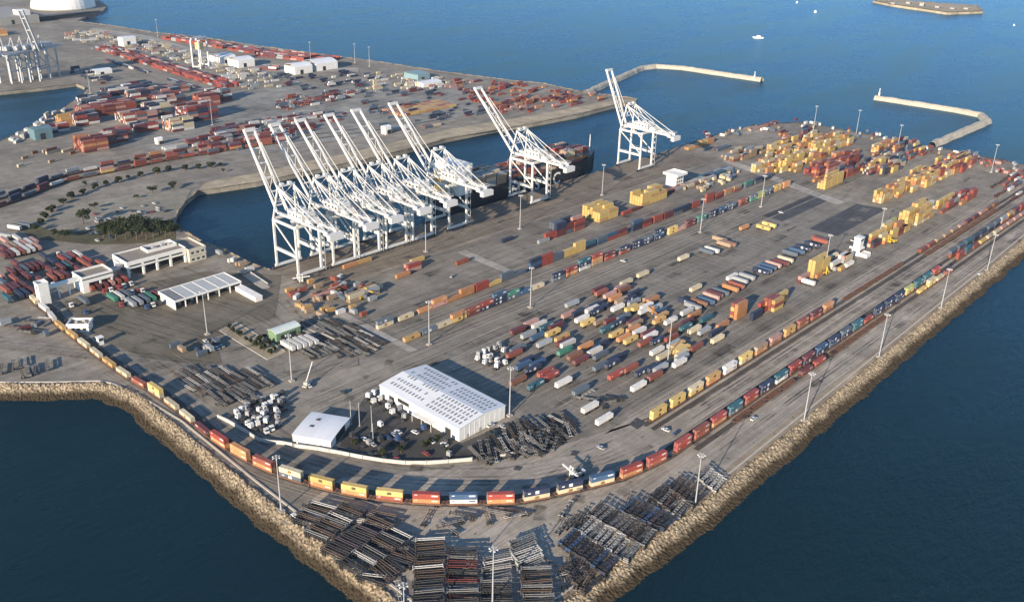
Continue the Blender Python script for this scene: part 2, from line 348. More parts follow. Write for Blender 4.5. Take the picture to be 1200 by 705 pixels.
for nm, pl, lab in (('breakwater', pier_b, 'hooked rock breakwater reaching out from the far pier corner'), ('breakwater', pier_a, 'long bent rock breakwater beyond the cranes in open water')):
    o = riprap(nm, pl, 1, 12, 1.8, lab, 'breakwater', z0=1.6, amp=.8, both=.55, kind='structure'); o.data.materials[0] = PALEROCK; 
isl = P((1023, 1.5), (1060, 1), (1105, 5), (1145, 7.5), (1152, 14), (1110, 15.5), (1080, 11), (1045, 6))
o = sheet('island', isl, 1.0, G_SAND, skirt=6); tag(o, 'small flat sandy island far out in open water', 'island', kind='structure')
riprap('rock_armour', isl+[isl[0]], -1, 22, 5, 'pale rock ring around the far small island', amp=2., z0=2.5)
ISLET = True
for i, q in enumerate(((884, 92), (1030, 112.3))):
    p = at(*q); b = obj('navigation_beacon', None, loc=p); mb = MB(); mb.tube((0, 0, 0), (0, 0, 5), 1.4, 1.0, 10); mb.build('base', WHITEP, b)
    mb = MB(); mb.tube((0, 0, 5), (0, 0, 9), .5, .4, 8); mb.tube((0, 0, 9), (0, 0, 10.2), .8, .2, 8); mb.build('light', WHITEP, b)
    tag(b, ('small white beacon at the tip of the long bent breakwater', 'small white beacon at the tip of the hooked breakwater')[i], 'beacon')

# ------------------------------------------------------------------ curbs, rails, marks
CURBM = mat('curb_concrete', (.46, .42, .36), .85, .15, .3)
def strip(mb, pts, w, z, h=None, m=0):
    for a, b in zip(pts, pts[1:]):
        a, b = Vector(a[:2]), Vector(b[:2]); t = (b-a).normalized(); nn = Vector((-t.y, t.x))*(w/2)
        if h: mb.hexa([(*(a-nn), z), (*(b-nn), z), (*(b+nn), z), (*(a+nn), z), (*(a-nn), z+h), (*(b-nn), z+h), (*(b+nn), z+h), (*(a+nn), z+h)], m)
        else: mb.face([(*(a-nn), z), (*(b-nn), z), (*(b+nn), z), (*(a+nn), z)], m)
mb = MB(); strip(mb, [(WEST+6, SOUTH+3.5), (WEST+130, 176.), (520, 180.5), (716, 184.5), (EAST-3, 193.5)], .9, 0, .55)
strip(mb, [(p.x, p.y+4.5) if i < 5 else (p.x+4.5, p.y) for i, p in enumerate(south_pts)], .9, 0, .45)
tag(mb.build('kerb', CURBM), 'pale concrete kerb along the top of the rock slopes', 'kerb', kind='structure')
SHOULDER = ground_mat('gravel_shoulder', (0.301, 0.240, 0.166), (.03, .1), .1, .3, .2)
pave('shoulder', [(WEST+3, SOUTH+1), (WEST+130, 173.5), (520, 178.), (716, 182.), (EAST-2, 191.), (EAST-2, 194), (716, 187.), (520, 183.5), (WEST+130, 179.), (WEST+6, SOUTH+5)], SHOULDER, 'gravel shoulder beside the kerb at the rail side', 'shoulder')

def smooth_path(px, z=0., sub=8):
    p = [Vector(q) for q in px]; out = []
    for i in range(len(p)-1):
        a, b, c, d = p[max(i-1, 0)], p[i], p[i+1], p[min(i+2, len(p)-1)]
        for k in range(sub):
            t = k/sub; out.append(.5*((2*b)+(c-a)*t+(2*a-5*b+4*c-d)*t*t+(3*b-a-3*c+d)*t**3))
    return out+[p[-1]]
def even(path, step):
    out = [path[0]]; acc = 0.
    for a, b in zip(path, path[1:]):
        L = (b-a).length
        while acc+L >= step:
            t = (step-acc)/L; a = a+(b-a)*t; out.append(a); L = (b-a).length; acc = 0.
        acc += L
    return out
curve_px = [(30, 343), (42, 358), (55, 368), (67, 383), (81, 394), (94, 404), (106.5, 413.5), (120.5, 424.5), (140, 438.5), (155, 448.5), (173, 459), (190, 470.5), (206, 482.5), (227, 499.5), (243, 513), (262.8, 527), (292, 544), (323, 558), (356.5, 569), (394.6, 579), (435.6, 587), (485, 592), (522.5, 593.5), (560, 593), (598.3, 592.5), (633.5, 587), (677.8, 577), (708.8, 569.5), (738, 560.5), (764, 550), (787.4, 540), (810, 522)]
T1 = [at(*q).xy+Vector((.8, .8)) for q in curve_px]
T1 = [p for p in T1 if p.x < 322]+[Vector((335., 204.8)), Vector((352., 204.8))]
T1 = smooth_path(T1)
def track(name, path, label, w=3.0):
    SHEET_Z[0] += .012
    b = MB(); strip(b, path, w, SHEET_Z[0]); o = b.build(name, G_STONE); tag(o, label, 'railway track', kind='structure')
    r = MB()
    for s in (-.72, .72):
        q = []
        for i, p in enumerate(path):
            t = (path[min(i+1, len(path)-1)]-path[max(i-1, 0)]).normalized(); q.append(p+Vector((-t.y, t.x))*s)
        strip(r, q, .14, SHEET_Z[0], .15)
    r.build('rail', STEEL, o)
seg = lambda x0, x1, y: [Vector((x, y)) for x in (x0, (x0+x1)/2, x1)]
TR = dict(T2=seg(352, EAST-30, 231), T2b=seg(352, EAST-30, 226), T3=seg(352, EAST-30, 204.8), T3b=seg(352, EAST-30, 199.6), T3c=seg(352, EAST-30, 210.4))
for k, lab in (('T2', 'rails under the yellow freight train'), ('T2b', 'empty rails just below the yellow freight train'), ('T3', 'rails under the straight red and blue freight train'), ('T3b', 'rails nearest the rock slope'), ('T3c', 'empty rails above the straight freight train')):
    track('railway_track', TR[k], lab)
track('railway_track', T1, 'curved rails under the freight train along the shore')
off = []
for i, p in enumerate(T1):
    t = (T1[min(i+1, len(T1)-1)]-T1[max(i-1, 0)]).normalized(); off.append(p+Vector((t.y, -t.x))*-5.2)
track('railway_track', off, 'empty curved rails on the inner side of the freight train')
T6 = smooth_path([at(*q).xy for q in [(-60, 258), (0, 243), (40, 228), (80, 213), (150, 198.5), (200, 188), (300, 172), (420, 156), (520, 140)]])
T7 = smooth_path([at(*q).xy for q in [(-60, 248), (0, 234), (40, 219.5), (80, 206), (150, 192), (200, 182), (300, 167), (420, 151)]])
track('railway_track', T6, 'rails under the freight cars beyond the parking lot'); track('railway_track', T7, 'rails under the farther freight cars beyond the parking lot')

def wear_mat(name, col, amt, stretch):
    m = D.materials.new(name); n, l, b = nodes_of(m); b.inputs['Base Color'].default_value = (*col, 1); b.inputs['Roughness'].default_value = .9; b.inputs['Specular IOR Level'].default_value = .15
    tc = n.new('ShaderNodeTexCoord'); mp = n.new('ShaderNodeMapping'); mp.inputs['Scale'].default_value = stretch; l.new(tc.outputs['Object'], mp.inputs[0])
    t = n.new('ShaderNodeTexNoise'); t.inputs['Scale'].default_value = 1; t.inputs['Detail'].default_value = 6; t.inputs['Roughness'].default_value = .65; l.new(mp.outputs[0], t.inputs['Vector'])
    r = n.new('ShaderNodeMapRange'); r.inputs[1].default_value = .38; r.inputs[2].default_value = .66; r.inputs[4].default_value = amt; l.new(t.outputs[0], r.inputs[0]); l.new(r.outputs[0], b.inputs['Alpha']); return m
DARKW = wear_mat('tyre_wear', (.045, .042, .040), .55, (.06, .06, .06)); PALEW = wear_mat('dust_wear', (.36, .33, .28), .55, (.05, .05, .05))
def offset(path, d):
    out = []
    for i, p in enumerate(path):
        t = (path[min(i+1, len(path)-1)]-path[max(i-1, 0)]).normalized(); out.append(p+Vector((-t.y, t.x))*d)
    return out
rw = random.Random(3); DK, PL = MB(), MB(); zw = SHEET_Z[0]+.012; SHEET_Z[0] += .03
def wear(path, w, k=None):
    strip((DK if (rw.random() < .6 if k is None else k) else PL), path, w, zw+(.006 if k is False else 0)+rw.random()*.004)
for y0, y1, x0, x1, st in ((355.5, 374, 240, 1035, 1.9), (397, 407, 330, 960, 2.2), (419, 440, 336, 960, 2.6), (492, 514, 336, 830, 2.3), (182.5, 197.5, 340, 1040, 2.6), (213, 224, 340, 1040, 2.3), (234, 241, 340, 1040, 1.8), (244, 251, 330, 740, 2.), (283, 287, 330, 700, 1.6), (314, 318, 330, 700, 1.6), (350, 353, 330, 760, 1.5), (459, 486, 345, 700, 3.1)):
    y = y0
    while y < y1:
        a = x0+rw.uniform(0, 60); b = x1-rw.uniform(0, 120); wear([Vector((a, y)), Vector((b, y+rw.uniform(-.8, .8)))], rw.uniform(.5, 1.3)); y += st*rw.uniform(.6, 1.4)
core = [p for p in T1 if p.x < 330 and p.y < 480]
for d in (8.5, 10.5, 12.5, 15, 18, 21, 24, 28, 33):
    wear(offset(core, -d if (core[0]-core[-1]).y > 0 and False else d), rw.uniform(.6, 1.3))
for d in (-5, -7): wear(offset(core, d), .8)
for k in range(16):
    x = 205+6*k+rw.uniform(-1, 1); wear([Vector((x-6, 588)), Vector((x, 540)), Vector((x+14, 490)), Vector((x*.6+120, 452)), Vector((330, 425+k*.8))], rw.uniform(.6, 1.2))
pr = [at(*q).xy for q in ((-40, 398), (0, 403), (80, 412), (160, 421), (240, 432), (330, 444), (400, 428), (480, 402), (560, 376))]
for d in (-6, -4.2, -2, 0, 2.5, 4.5, 7): wear(offset(smooth_path(pr), d), rw.uniform(.6, 1.4))
for k in range(150):       # repaired rectangles of asphalt
    x, y = rw.uniform(330, 1000), rw.uniform(183, 510); L, Wd = rw.uniform(3, 22), rw.uniform(2, 8); m = DK if rw.random() < .6 else PL
    m.face([(x, y, zw+.016), (x+L, y, zw+.016), (x+L, y+Wd, zw+.016), (x, y+Wd, zw+.016)])
for k in range(40):
    x, y = rw.uniform(200, 330), rw.uniform(200, 560); L, Wd = rw.uniform(3, 14), rw.uniform(2, 7); a = rw.choice((0, .7, -.6))
    DK.face([(x+u*cos(a)-v*sin(a), y+u*sin(a)+v*cos(a), zw+.016) for u, v in ((0, 0), (L, 0), (L, Wd), (0, Wd))])
tag(DK.build('tyre_marks', DARKW), 'dark tyre marks and asphalt repairs across the terminal paving', 'tyre marks', kind='structure'); tag(PL.build('dust_marks', PALEW), 'pale dusty wheel paths and patches across the terminal paving', 'dust marks', kind='structure')
LINEM = mat('road_paint', (.50, .46, .38), .8, .3, .5)
mb = MB(); zl = SHEET_Z[0]+.02; SHEET_Z[0] += .03
for y, x0, x1 in ((377.5, 330, 820), (381.5, 330, 820), (396.5, 330, 830), (404.5, 330, 830), (424, 330, 830), (432, 400, 830), (354.5, 330, 1030), (364, 250, 1030), (374, 250, 1030), (241.8, 352, 1040), (440, 345, 560), (437.5, 345, 560)):
    strip(mb, [(x0, y), (x1, y)], .35, zl)
for x in range(322, 700, 2):      # parking stalls for trailers
    pass
for x in range(470, 690, 7):
    strip(mb, [(x/1., 318), (x/1., 349)], .22, zl); strip(mb, [(x/1., 288), (x/1., 312)], .2, zl)
for y in (290.5, 298, 305.5, 320, 327.5, 335, 342.5): strip(mb, [(335, y), (560, y)], .2, zl)
for x in range(340, 560, 14): strip(mb, [(x, 255), (x, 281)], .2, zl)
for y in (258, 266, 274): strip(mb, [(335, y), (690, y)], .2, zl)
for x in range(352, 560, 7): strip(mb, [(x/1., 236), (x/1., 241)], .2, zl)
for y in range(292, 352, 4): strip(mb, [(322, y), (335, y)], .2, zl)
tag(mb.build('road_markings', LINEM), 'thin faded painted lines across the yard asphalt', 'road markings', kind='structure')

# ------------------------------------------------------------------ SHIP TO SHORE CRANES
def crane_proto(tip_y, tip_z, stair_side=1):
    r = obj('ship_to_shore_crane', None)
    G = -26.5; LX = 9.6
    for sx in (-1, 1):
        for y in (0, G):
            mb = MB(); x = sx*LX
            mb.bar((x, y, 2.6), (x, y*.985, 37.5), 1.45, 1.3)
            if y == 0: mb.bar((x, 0, 37.5), (sx*6.4, -4, 61), .95, .95)
            leg = mb.build('leg', CRANE, r)
            b = MB()
            for k in (-3.2, -1.1, 1.1, 3.2): b.box(x+k-.85, y-.5, .1, x+k+.85, y+.5, 1.3)
            b.box(x-4.1, y-.35, 1.3, x+4.1, y+.35, 1.9); b.build('bogie', STEEL, leg)
        mb = MB(); mb.bar((sx*LX, 0, 16), (sx*LX, G, 16), 1.2, 1.9); mb.build('portal_beam', CRANE, r)
        mb = MB(); mb.bar((sx*LX, 0, 37), (sx*LX, G, 37), 1.2, 1.8); mb.build('top_beam', CRANE, r)
        mb = MB(); mb.bar((sx*LX, -.5, 35.5), (sx*LX, G+.5, 17.5), .75); mb.build('brace', CRANE, r)
        mb = MB(); mb.bar((sx*3.6, 3, 40), (sx*3.6, -55, 40), 1.1, 2.0); mb.build('girder', CRANE, r)
        for ey, tw in ((-53, .45), (-40, .4), (-27, .7), (-14, .5)):
            mb = MB(); mb.bar((sx*6.2, -4, 60.6), (sx*3.8, ey, 41.2), tw); mb.build('stay', CRANE, r)
        mb = MB(); mb.bar((sx*3.9, 3.5, 40), (sx*3.9, tip_y, tip_z), 1.05, 1.7); mb.build('boom', CRANE, r)
    for y in (0, G):
        mb = MB(); mb.box(-LX-1.5, y-.6, 1.95, LX+1.5, y+.6, 3.7); mb.build('sill_beam', CRANE, r)
        mb = MB(); mb.box(-LX, y-.55, 36.6, LX, y+.55, 38.6); mb.build('cross_beam', CRANE, r)
    mb = MB(); mb.bar((-7.2, -4, 61), (7.2, -4, 61), 1.2, 1.4); mb.bar((-6.4, -4, 61), (6.4, -2, 50), .35); mb.bar((6.4, -4, 61), (-6.4, -2, 50), .35); mb.box(-4.5, -5.2, 61.7, -2, -2.8, 63); mb.box(2, -5.2, 61.7, 4.5, -2.8, 63); mb.bar((-7.8, -1.7, 49.5), (7.8, -1.7, 49.5), .6); mb.build('apex_frame', CRANE, r)
    mb = MB()
    for t in (.08, .25, .42, .6, .78, .99):
        y, z = 3.5+(tip_y-3.5)*t, 40+(tip_z-40)*t; mb.bar((-3.9, y, z), (3.9, y, z), .8, .9)
    t0, t1 = .985, 1.0; mb.box(-4.4, tip_y-1.2, tip_z-.6, 4.4, tip_y+1.2, tip_z+1.4)
    for a, b_ in ((.08, .25), (.25, .42), (.42, .6), (.6, .78)):
        mb.bar((-3.4, 3.5+(tip_y-3.5)*a, 40+(tip_z-40)*a), (3.4, 3.5+(tip_y-3.5)*b_, 40+(tip_z-40)*b_), .28)
    mb.build('boom_tie', CRANE, r)
    mb = MB()
    for sx in (-1, 1): mb.bar((sx*4.6, 2, 48), (sx*4.6, 3.5+(tip_y-3.5)*.8, 42.5+(tip_z-40)*.8), .35)
    mb.build('folded_stay', CRANE, r)
    # machinery house on the girders
    mb = MB(); mb.box(-5.6, -29, 41.4, 5.6, -12.5, 46.2); mb.box(-5.9, -29.4, 46.2, 5.9, -12.1, 46.5); mb.box(-4.4, -36.5, 41.4, 4.4, -31, 43.8)
    for y in (-26, -21, -16): mb.box(-2, y-1, 46.5, 2, y+1, 47.5)
    h = mb.build('machinery_house', CRANE, r)
    d = MB()
    for y in (-28, -24, -20, -16): d.box(-5.66, y, 43.4, -5.603, y+1.6, 44.8)
    d.build('window', GLASS, h)
    mb = MB()
    for y in (-52, -44): mb.bar((-3.4, y, 40), (3.4, y, 40), 1.0, 1.6)
    mb.box(-5.2, -58.5, 38.2, 5.2, -52, 39.0); mb.box(-5.6, -60.5, 35.4, 5.6, -57, 39.6); mb.build('rear_platform', CRANE, r)
    mb = MB(); mb.box(-1.4, -12, 33.4, 1.4, -8.5, 36.2); cb = mb.build('operator_cab', CRANE, r)
    mb = MB(); mb.box(-1.2, -8.5, 33.8, 1.2, -8.42, 35.6); mb.build('window', GLASS, cb)
    # walkways along girder and portal, with posts
    mb = MB()
    for sx in (-1, 1):
        mb.box(sx*5.0-.5, -56, 41.2, sx*5.0+.5, 2, 41.3); mb.bar((sx*5.5, -56, 42.4), (sx*5.5, 2, 42.4), .09)
        for y in range(-56, 3, 4): mb.bar((sx*5.5, y, 41.3), (sx*5.5, y, 42.4), .08)
        mb.bar((sx*(LX+.9), 0, 18.2), (sx*(LX+.9), G, 18.2), .1); mb.box(sx*(LX+.35)-.3, G, 16.95, sx*(LX+.35)+.3, 0, 17.05)
    mb.build('walkway', CRANE, r)
    mb = MB(); z = 3.; k = 0; x0 = LX+1.0
    while z < 36:
        a, b_ = (G-1.5, G+1.5) if k % 2 == 0 else (G+1.5, G-1.5)
        mb.bar((x0+.6, a, z), (x0+.6, b_, z+2.8), .8, .25); mb.box(x0, b_-.7, z+2.7, x0+1.2, b_+.7, z+2.85); z += 2.8; k += 1
    for yy in (G-2.2, G+2.2): mb.bar((x0+1.2, yy, 2), (x0+1.2, yy, 37), .18)
    mb.build('stair_tower', CRANE, r)
    return r
CR = Proto(crane_proto(51, 88)); CR8 = Proto(crane_proto(26, 89.5)); CR1 = Proto(crane_proto(37, 91.5))
cranes = [(346, 0, CR1, 'white wharf crane nearest the gate building, first of the crane row'), (376, 0, CR, 'white wharf crane second in the tight crane row'), (398.5, 0, CR, 'white wharf crane third in the tight crane row'),
          (425, 0, CR, 'white wharf crane fourth in the tight crane row'), (451, 0, CR, 'white wharf crane fifth in the tight crane row'), (489, 0, CR, 'white wharf crane sixth, at the far end of the tight crane row'),
          (587, 0, CR, 'white wharf crane standing over the large white ship lettering'), (744, 0, CR8, 'white wharf crane standing alone with the steepest boom')]
for x, dy, p, lab in cranes:
    p.place((x, 542.6+dy, 0.06), 0, lab, 'crane', 'ship to shore cranes on the wharf')

# ------------------------------------------------------------------ CONTAINERS
CL, CW, CHT = 12.19, 2.44, 2.75
MARKS = dict(yellow=(.10, .08, .04), ochre=(.12, .08, .04), cream=(.25, .15, .05), navy=(.70, .70, .68), slate=(.6, .6, .6), blue=(.70, .70, .68), teal=(.65, .68, .68), red=(.66, .60, .55), rust=(.6, .5, .42), maroon=(.5, .4, .35), green=(.65, .68, .62), orange=(.6, .5, .4), white=(.12, .14, .25), grey=(.5, .5, .5), pink=(.35, .1, .08), brown=(.5, .42, .3), lime=(.1, .2, .1), tan=(.25, .15, .1), black=(.5, .5, .5))
CMESH = {}
def container_mesh(c, L=CL):
    if (c, L) in CMESH: return CMESH[c, L]
    mb = MB(); h, w = CHT, CW/2; e = .14
    # corner posts and rails
    for sx in (-1, 1):
        for sy in (-1, 1):
            x, y = sx*(L/2-e/2), sy*(w-e/2); mb.box(x-e/2, y-e/2, 0, x+e/2, y+e/2, h)
    for sy in (-1, 1):
        y = sy*(w-.07)
        mb.box(-L/2+e, y-.06, .02, L/2-e, y+.06, .17); mb.box(-L/2+e, y-.06, h-.13, L/2-e, y+.06, h-.01)
    # corrugated sides and roof
    n = int(L/.56); d = (L-2*e)/n
    def corr(y, sgn):
        x = -L/2+e
        for i in range(n):
            ys = (y-.045*sgn, y)
            a, b, c_, dd = x, x+d*.36, x+d*.5, x+d*.86
            for p0, p1, q0, q1 in ((a, b, ys[1], ys[1]), (b, c_, ys[1], ys[0]), (c_, dd, ys[0], ys[0]), (dd, x+d, ys[0], ys[1])):
                f = [(p0, q0, .17), (p1, q1, .17), (p1, q1, h-.13), (p0, q0, h-.13)]
                mb.face(f if sgn < 0 else f[::-1])
            x += d
    corr(-(w-.02), -1); corr(w-.02, 1)
    mb.face([(-L/2+e, -w+.1, h-.03), (L/2-e, -w+.1, h-.03), (L/2-e, w-.1, h-.03), (-L/2+e, w-.1, h-.03)])
    for i in range(1, n, 2): mb.box(-L/2+e+d*i, -w+.13, h-.03, -L/2+e+d*(i+.5), w-.13, h-.005)
    mb.box(L/2-.1, -w+e, .1, L/2-.05, w-e, h-.1)      # closed front end
    mb.box(-L/2+.02, -w+e, 0, L/2-.02, w-e, .05)
    mb.box(-L/2+.08, -w+e, .1, -L/2+.12, w-e, h-.1)
    me = mb.mesh('container_shell', [paint(c)]); CMESH[c, L] = me; return me
DMESH = {}
def door_mesh(c, L=CL):
    if (c, L) in DMESH: return DMESH[c, L]
    mb = MB(); w, h = CW/2-.15, CHT
    for s in (-1, 1):
        mb.box(-L/2+.02, min(s*.02, s*w), .16, -L/2+.075, max(s*.02, s*w), h-.14)
        for y in (s*.35, s*.85): mb.tube((-L/2-.02, y, .14), (-L/2-.02, y, h-.12), .035, n=5, m=1)
    DMESH[c, L] = mb.mesh('container_door', [paint(c), GALV]); return DMESH[c, L]
KMESH = {}
def mark_mesh(c, L=CL):
    """the shipping line's mark high on each long side"""
    if (c, L) in KMESH: return KMESH[c, L]
    mb = MB(); m = mat('mark_'+c, MARKS[c], .6, .15, 2.)
    for s in (-1, 1):
        y = s*(CW/2+.012)
        y0, y1 = min(y, y-s*.03), max(y, y-s*.03)
        if c in ('yellow', 'ochre', 'cream', 'tan'):
            mb.box(-1.0, y0, .85, 1.0, y1, 2.2); 
        elif c in ('navy', 'slate', 'black'):
            mb.box(-.9, y0, .7, .9, y1, 2.3); mb.box(-4.5, y0, 1.2, -3.2, y1, 1.8)
        else:
            mb.box(2.4, y0, 1.5, 5.2, y1, 2.25); mb.box(-5.2, y0, 1.9, -4.0, y1, 2.3)
    KMESH[c, L] = mb.mesh('container_mark', [m]); return KMESH[c, L]
NCONT = [0]; CLIST = []; STUFF = []      # STUFF: (x, y, z, angle, length, colour)
COLNAME = dict(ochre='ochre yellow', rust='rust red', slate='slate grey', tan='tan brown', lime='lime green', pink='faded pink')
def container(c, x, y, z, a, area, sortkey=None, tier='', L=CL, marks=True):
    if NCONT[0] >= 312: STUFF.append((x, y, z, a, L, c)); CLIST.append((None, c, area, tier, sortkey if sortkey is not None else proj_x((x, y, z)))); return None
    NCONT[0] += 1
    o = obj('shipping_container', container_mesh(c, L), None, (x, y, z), a)
    obj('door', door_mesh(c, L), o)
    if marks and L > 10: obj('company_mark', mark_mesh(c, L), o)
    CLIST.append((o, c, area, tier, sortkey if sortkey is not None else proj_x((x, y, z)))); return o
def label_containers():
    grp = {}
    for r in CLIST: grp.setdefault((r[2], r[1], r[3]), []).append(r)
    for (area, c, tier), rows in grp.items():
        rows.sort(key=lambda r: r[4]); nm = COLNAME.get(c, c)
        for i, r in enumerate(rows):
            if r[0] is None: continue
            s = ('only ' if len(rows) == 1 else nth(i+1)+' ')+(tier+' ' if tier else '')+nm+' container '+('' if len(rows) == 1 else 'from the left ')+area
            tag(r[0], s, 'container', GROUPS.get(area, 'containers'))
GROUPS = {}

# ------------------------------------------------------------------ CHASSIS
def chassis_parts():
    f = MB()
    for s in (-.55, .55): f.bar((-6.0, s, 1.0), (6.1, s, 1.12), .16, .34)
    for x in (-5.9, -4, -2, 0, 2, 4): f.box(x-.07, -.6, .9, x+.07, .6, 1.1)
    for x in (-6.0, 6.05): f.box(x-.16, -1.2, .95, x+.16, 1.2, 1.28)
    for x in (-6.15,): f.box(x-.05, -1.15, .55, x+.05, 1.15, .7); f.box(x-.04, -.7, .6, x+.04, -.6, 1.0); f.box(x-.04, .6, .6, x+.04, .7, 1.0)
    g = MB()
    for s in (-.5, .5): g.box(3.2-.09, s-.09, .1, 3.2+.09, s+.09, .95); g.box(3.2-.2, s-.16, .05, 3.2+.2, s+.16, .14)
    g.box(3.14, -.5, .6, 3.26, .5, .7)
    w = MB()
    for x in (-5.0, -3.7):
        w.tube((x, -1.1, .5), (x, 1.1, .5), .09, n=6, m=1)
        for s in (-1, 1): w.tube((x, s*.62, .5), (x, s*1.18, .5), .5, n=10)
    return f, g, w
_f, _g, _w = chassis_parts()
CHCOL = dict(grey=(.20, .20, .195), white=(.44, .43, .41), dark=(.05, .05, .052), red=(.13, .04, .038), blue=(.05, .09, .17), purple=(.085, .07, .085), brown=(.10, .075, .06))
CHM = {k: mat('chassis_'+k, v, .55, .3, .8, rand=.2, grime=.45) for k, v in CHCOL.items()}
CHF = {k: _f.mesh('chassis_frame', [CHM[k]]) for k in CHCOL}
CHG = _g.mesh('landing_gear', [STEEL]); CHW = _w.mesh('axle_group', [RUBBER, STEEL])
NCH = [0]; CHSTUFF = []
def chassis(c, x, y, z, a, label, group, force_stuff=False):
    if force_stuff or NCH[0] >= 305: CHSTUFF.append((x, y, z, a, c)); return
    NCH[0] += 1
    o = obj('container_chassis', CHF[c], None, (x, y, z), a); obj('landing_gear', CHG, o); obj('axle_group', CHW, o)
    tag(o, label, 'chassis', group)

# ------------------------------------------------------------------ FREIGHT TRAINS
def well_car_proto():
    r = obj('well_car', None); b = MB()
    for s in (-1, 1):
        b.box(-6.6, s*1.36-.09, .45, 6.6, s*1.36+.09, 1.25); b.bar((-8.0, s*.9, 1.15), (-6.5, s*1.36, 1.1), .2, .3); b.bar((8.0, s*.9, 1.15), (6.5, s*1.36, 1.1), .2, .3)
        for x in range(-6, 7, 2): b.box(x-.06, s*1.36-.14, .45, x+.06, s*1.36+.14, 1.25)
    b.box(-6.5, -1.28, .4, 6.5, 1.28, .55)
    for s in (-1, 1): b.box(min(s*6.6, s*8.1), -1.0, .95, max(s*6.6, s*8.1), 1.0, 1.15)
    b.build('well_body', RUST, r)
    for s in (-1, 1):
        t = MB()
        for k in (-.85, .85):
            for y in (-.72, .72): t.tube((s*7.6+k, y-.07, .66), (s*7.6+k, y+.07, .66), .45, n=10)
        for y in (-.95, .95): t.box(s*7.6-1.2, y-.08, .5, s*7.6+1.2, y+.08, .8)
        t.box(s*7.6-.2, -.9, .6, s*7.6+.2, .9, .9); t.build('bogie', STEEL, r)
    return r
WELL = Proto(well_car_proto())
def nearest_colour(tab, p):
    return min(tab, key=lambda t: (at(t[0], t[1]).xy-p).length)[2:]
def train(path, tab, pitch, area, carlab, group, start=0, rev=False, dense=True):
    pts = even(path, pitch/2.)
    k = 0; 
    mids = [(pts[i], pts[i-1], pts[min(i+1, len(pts)-1)]) for i in range(1, len(pts)-1, 2)]
    mids.sort(key=lambda m: proj_x((m[0].x, m[0].y, 0)))
    for i, (p, a, b) in enumerate(mids):
        t = b-a; ang = math.atan2(t.y, t.x)
        if cos(ang) < 0: ang += pi
        c = nearest_colour(tab, p)
        if c[0] == '-': continue
        z0 = SHEET_Z[0]+.05
        WELL.place((p.x, p.y, z0), ang, 'well car number %s from the left end %s' % (nth(i+1), carlab) if False else '%s well car from the left %s' % (nth(i+1), carlab), 'rail car', group)
        if c[0]: container(c[0], p.x, p.y, z0+.58, ang, area, i, 'lower' if len(c) > 1 and c[1] else 'single')
        if len(c) > 1 and c[1]: container(c[1], p.x, p.y, z0+.60+CHT, ang, area, i, 'upper')
tab1 = [(42, 360, 'cream', ''), (55, 370, 'white', ''), (67, 385, 'ochre', ''), (81, 396, 'ochre', ''), (94, 405, 'cream', ''), (106, 415, 'cream', ''), (120, 425, 'ochre', ''), (140, 440, 'cream', ''), (155, 449, 'rust', ''),
        (173, 460, 'cream', 'yellow'), (190, 471, 'cream', ''), (206, 483, 'cream', ''), (227, 500, 'cream', ''), (243, 514, 'maroon', ''), (263, 528, 'orange', 'red'), (292, 545, 'orange', 'orange'), (323, 559, 'orange', 'rust'), (356, 569, 'slate', 'cream'),
        (395, 580, 'orange', 'yellow'), (435, 588, 'rust', 'yellow'), (485, 593, 'orange', 'red'), (522, 595, 'orange', 'rust'), (560, 595, 'white', 'blue'), (598, 593, 'orange', 'red'), (634, 588, 'cream', 'navy'), (678, 579, 'cream', 'navy'), (709, 571, 'cream', 'blue'), (738, 562, 'orange', 'red'), (764, 551, 'rust', 'red'), (787, 541, 'rust', 'rust')]
GROUPS['on the curved freight train'] = 'containers on the curved freight train'
tp = [p for p in T1 if p.x < 336]
train(tp[::-1], tab1, 16.6, 'on the curved freight train', 'in the curved freight train', 'well cars of the curved freight train')
tab3 = [(810, 522, 'red', 'red'), (828, 512, 'rust', 'rust'), (847, 499, 'orange', 'red'), (866, 486, 'slate', 'teal'), (884, 474, 'rust', 'red'), (895, 464, 'navy', 'navy'), (910, 452, 'white', 'teal'), (925, 442, 'orange', 'rust'), (936, 434, 'maroon', 'red'), (944, 428, 'navy', 'maroon'), (952, 421, 'navy', 'navy'), (962, 413, 'navy', 'blue'), (972, 406, 'blue', 'navy'), (981, 400, 'navy', 'navy'), (992, 392, 'navy', 'slate'), (1003, 384, 'teal', 'teal'), (1014, 377, 'red', ''), (1024, 369, 'navy', 'navy'), (1034, 361, 'navy', 'navy'), (1044, 353, 'blue', 'navy'), (1053, 346, 'yellow', 'yellow'), (1062, 340, 'yellow', 'lime'), (1070, 333, 'teal', 'teal'), (1079, 326, 'slate', 'teal'), (1088, 319, 'rust', 'red')]
GROUPS['on the straight train by the rock slope'] = 'containers on the straight train'
train(seg(339.5, 694, 204.8), tab3, 16.4, 'on the straight train by the rock slope', 'in the straight train beside the rock slope', 'well cars of the straight train')
tab2 = [(782, 487, 'yellow', 'yellow'), (797, 478, 'yellow', 'yellow'), (818, 465, 'yellow', 'cream'), (837, 453, 'orange', 'ochre'), (855, 441, 'white', 'white'), (875, 428, 'cream', 'yellow'), (892, 417, 'orange', 'tan'), (907, 408, 'brown', 'pink'), (922, 397, 'ochre', 'ochre'), (936, 388, 'brown', 'rust'), (952, 377, 'rust', 'maroon'), (966, 367, 'brown', 'orange'), (980, 356, 'slate', 'white')]
GROUPS['on the yellow train'] = 'containers on the yellow train'
train(seg(355, 580, 231), tab2, 17.6, 'on the yellow train', 'in the mostly yellow train', 'well cars of the yellow train')
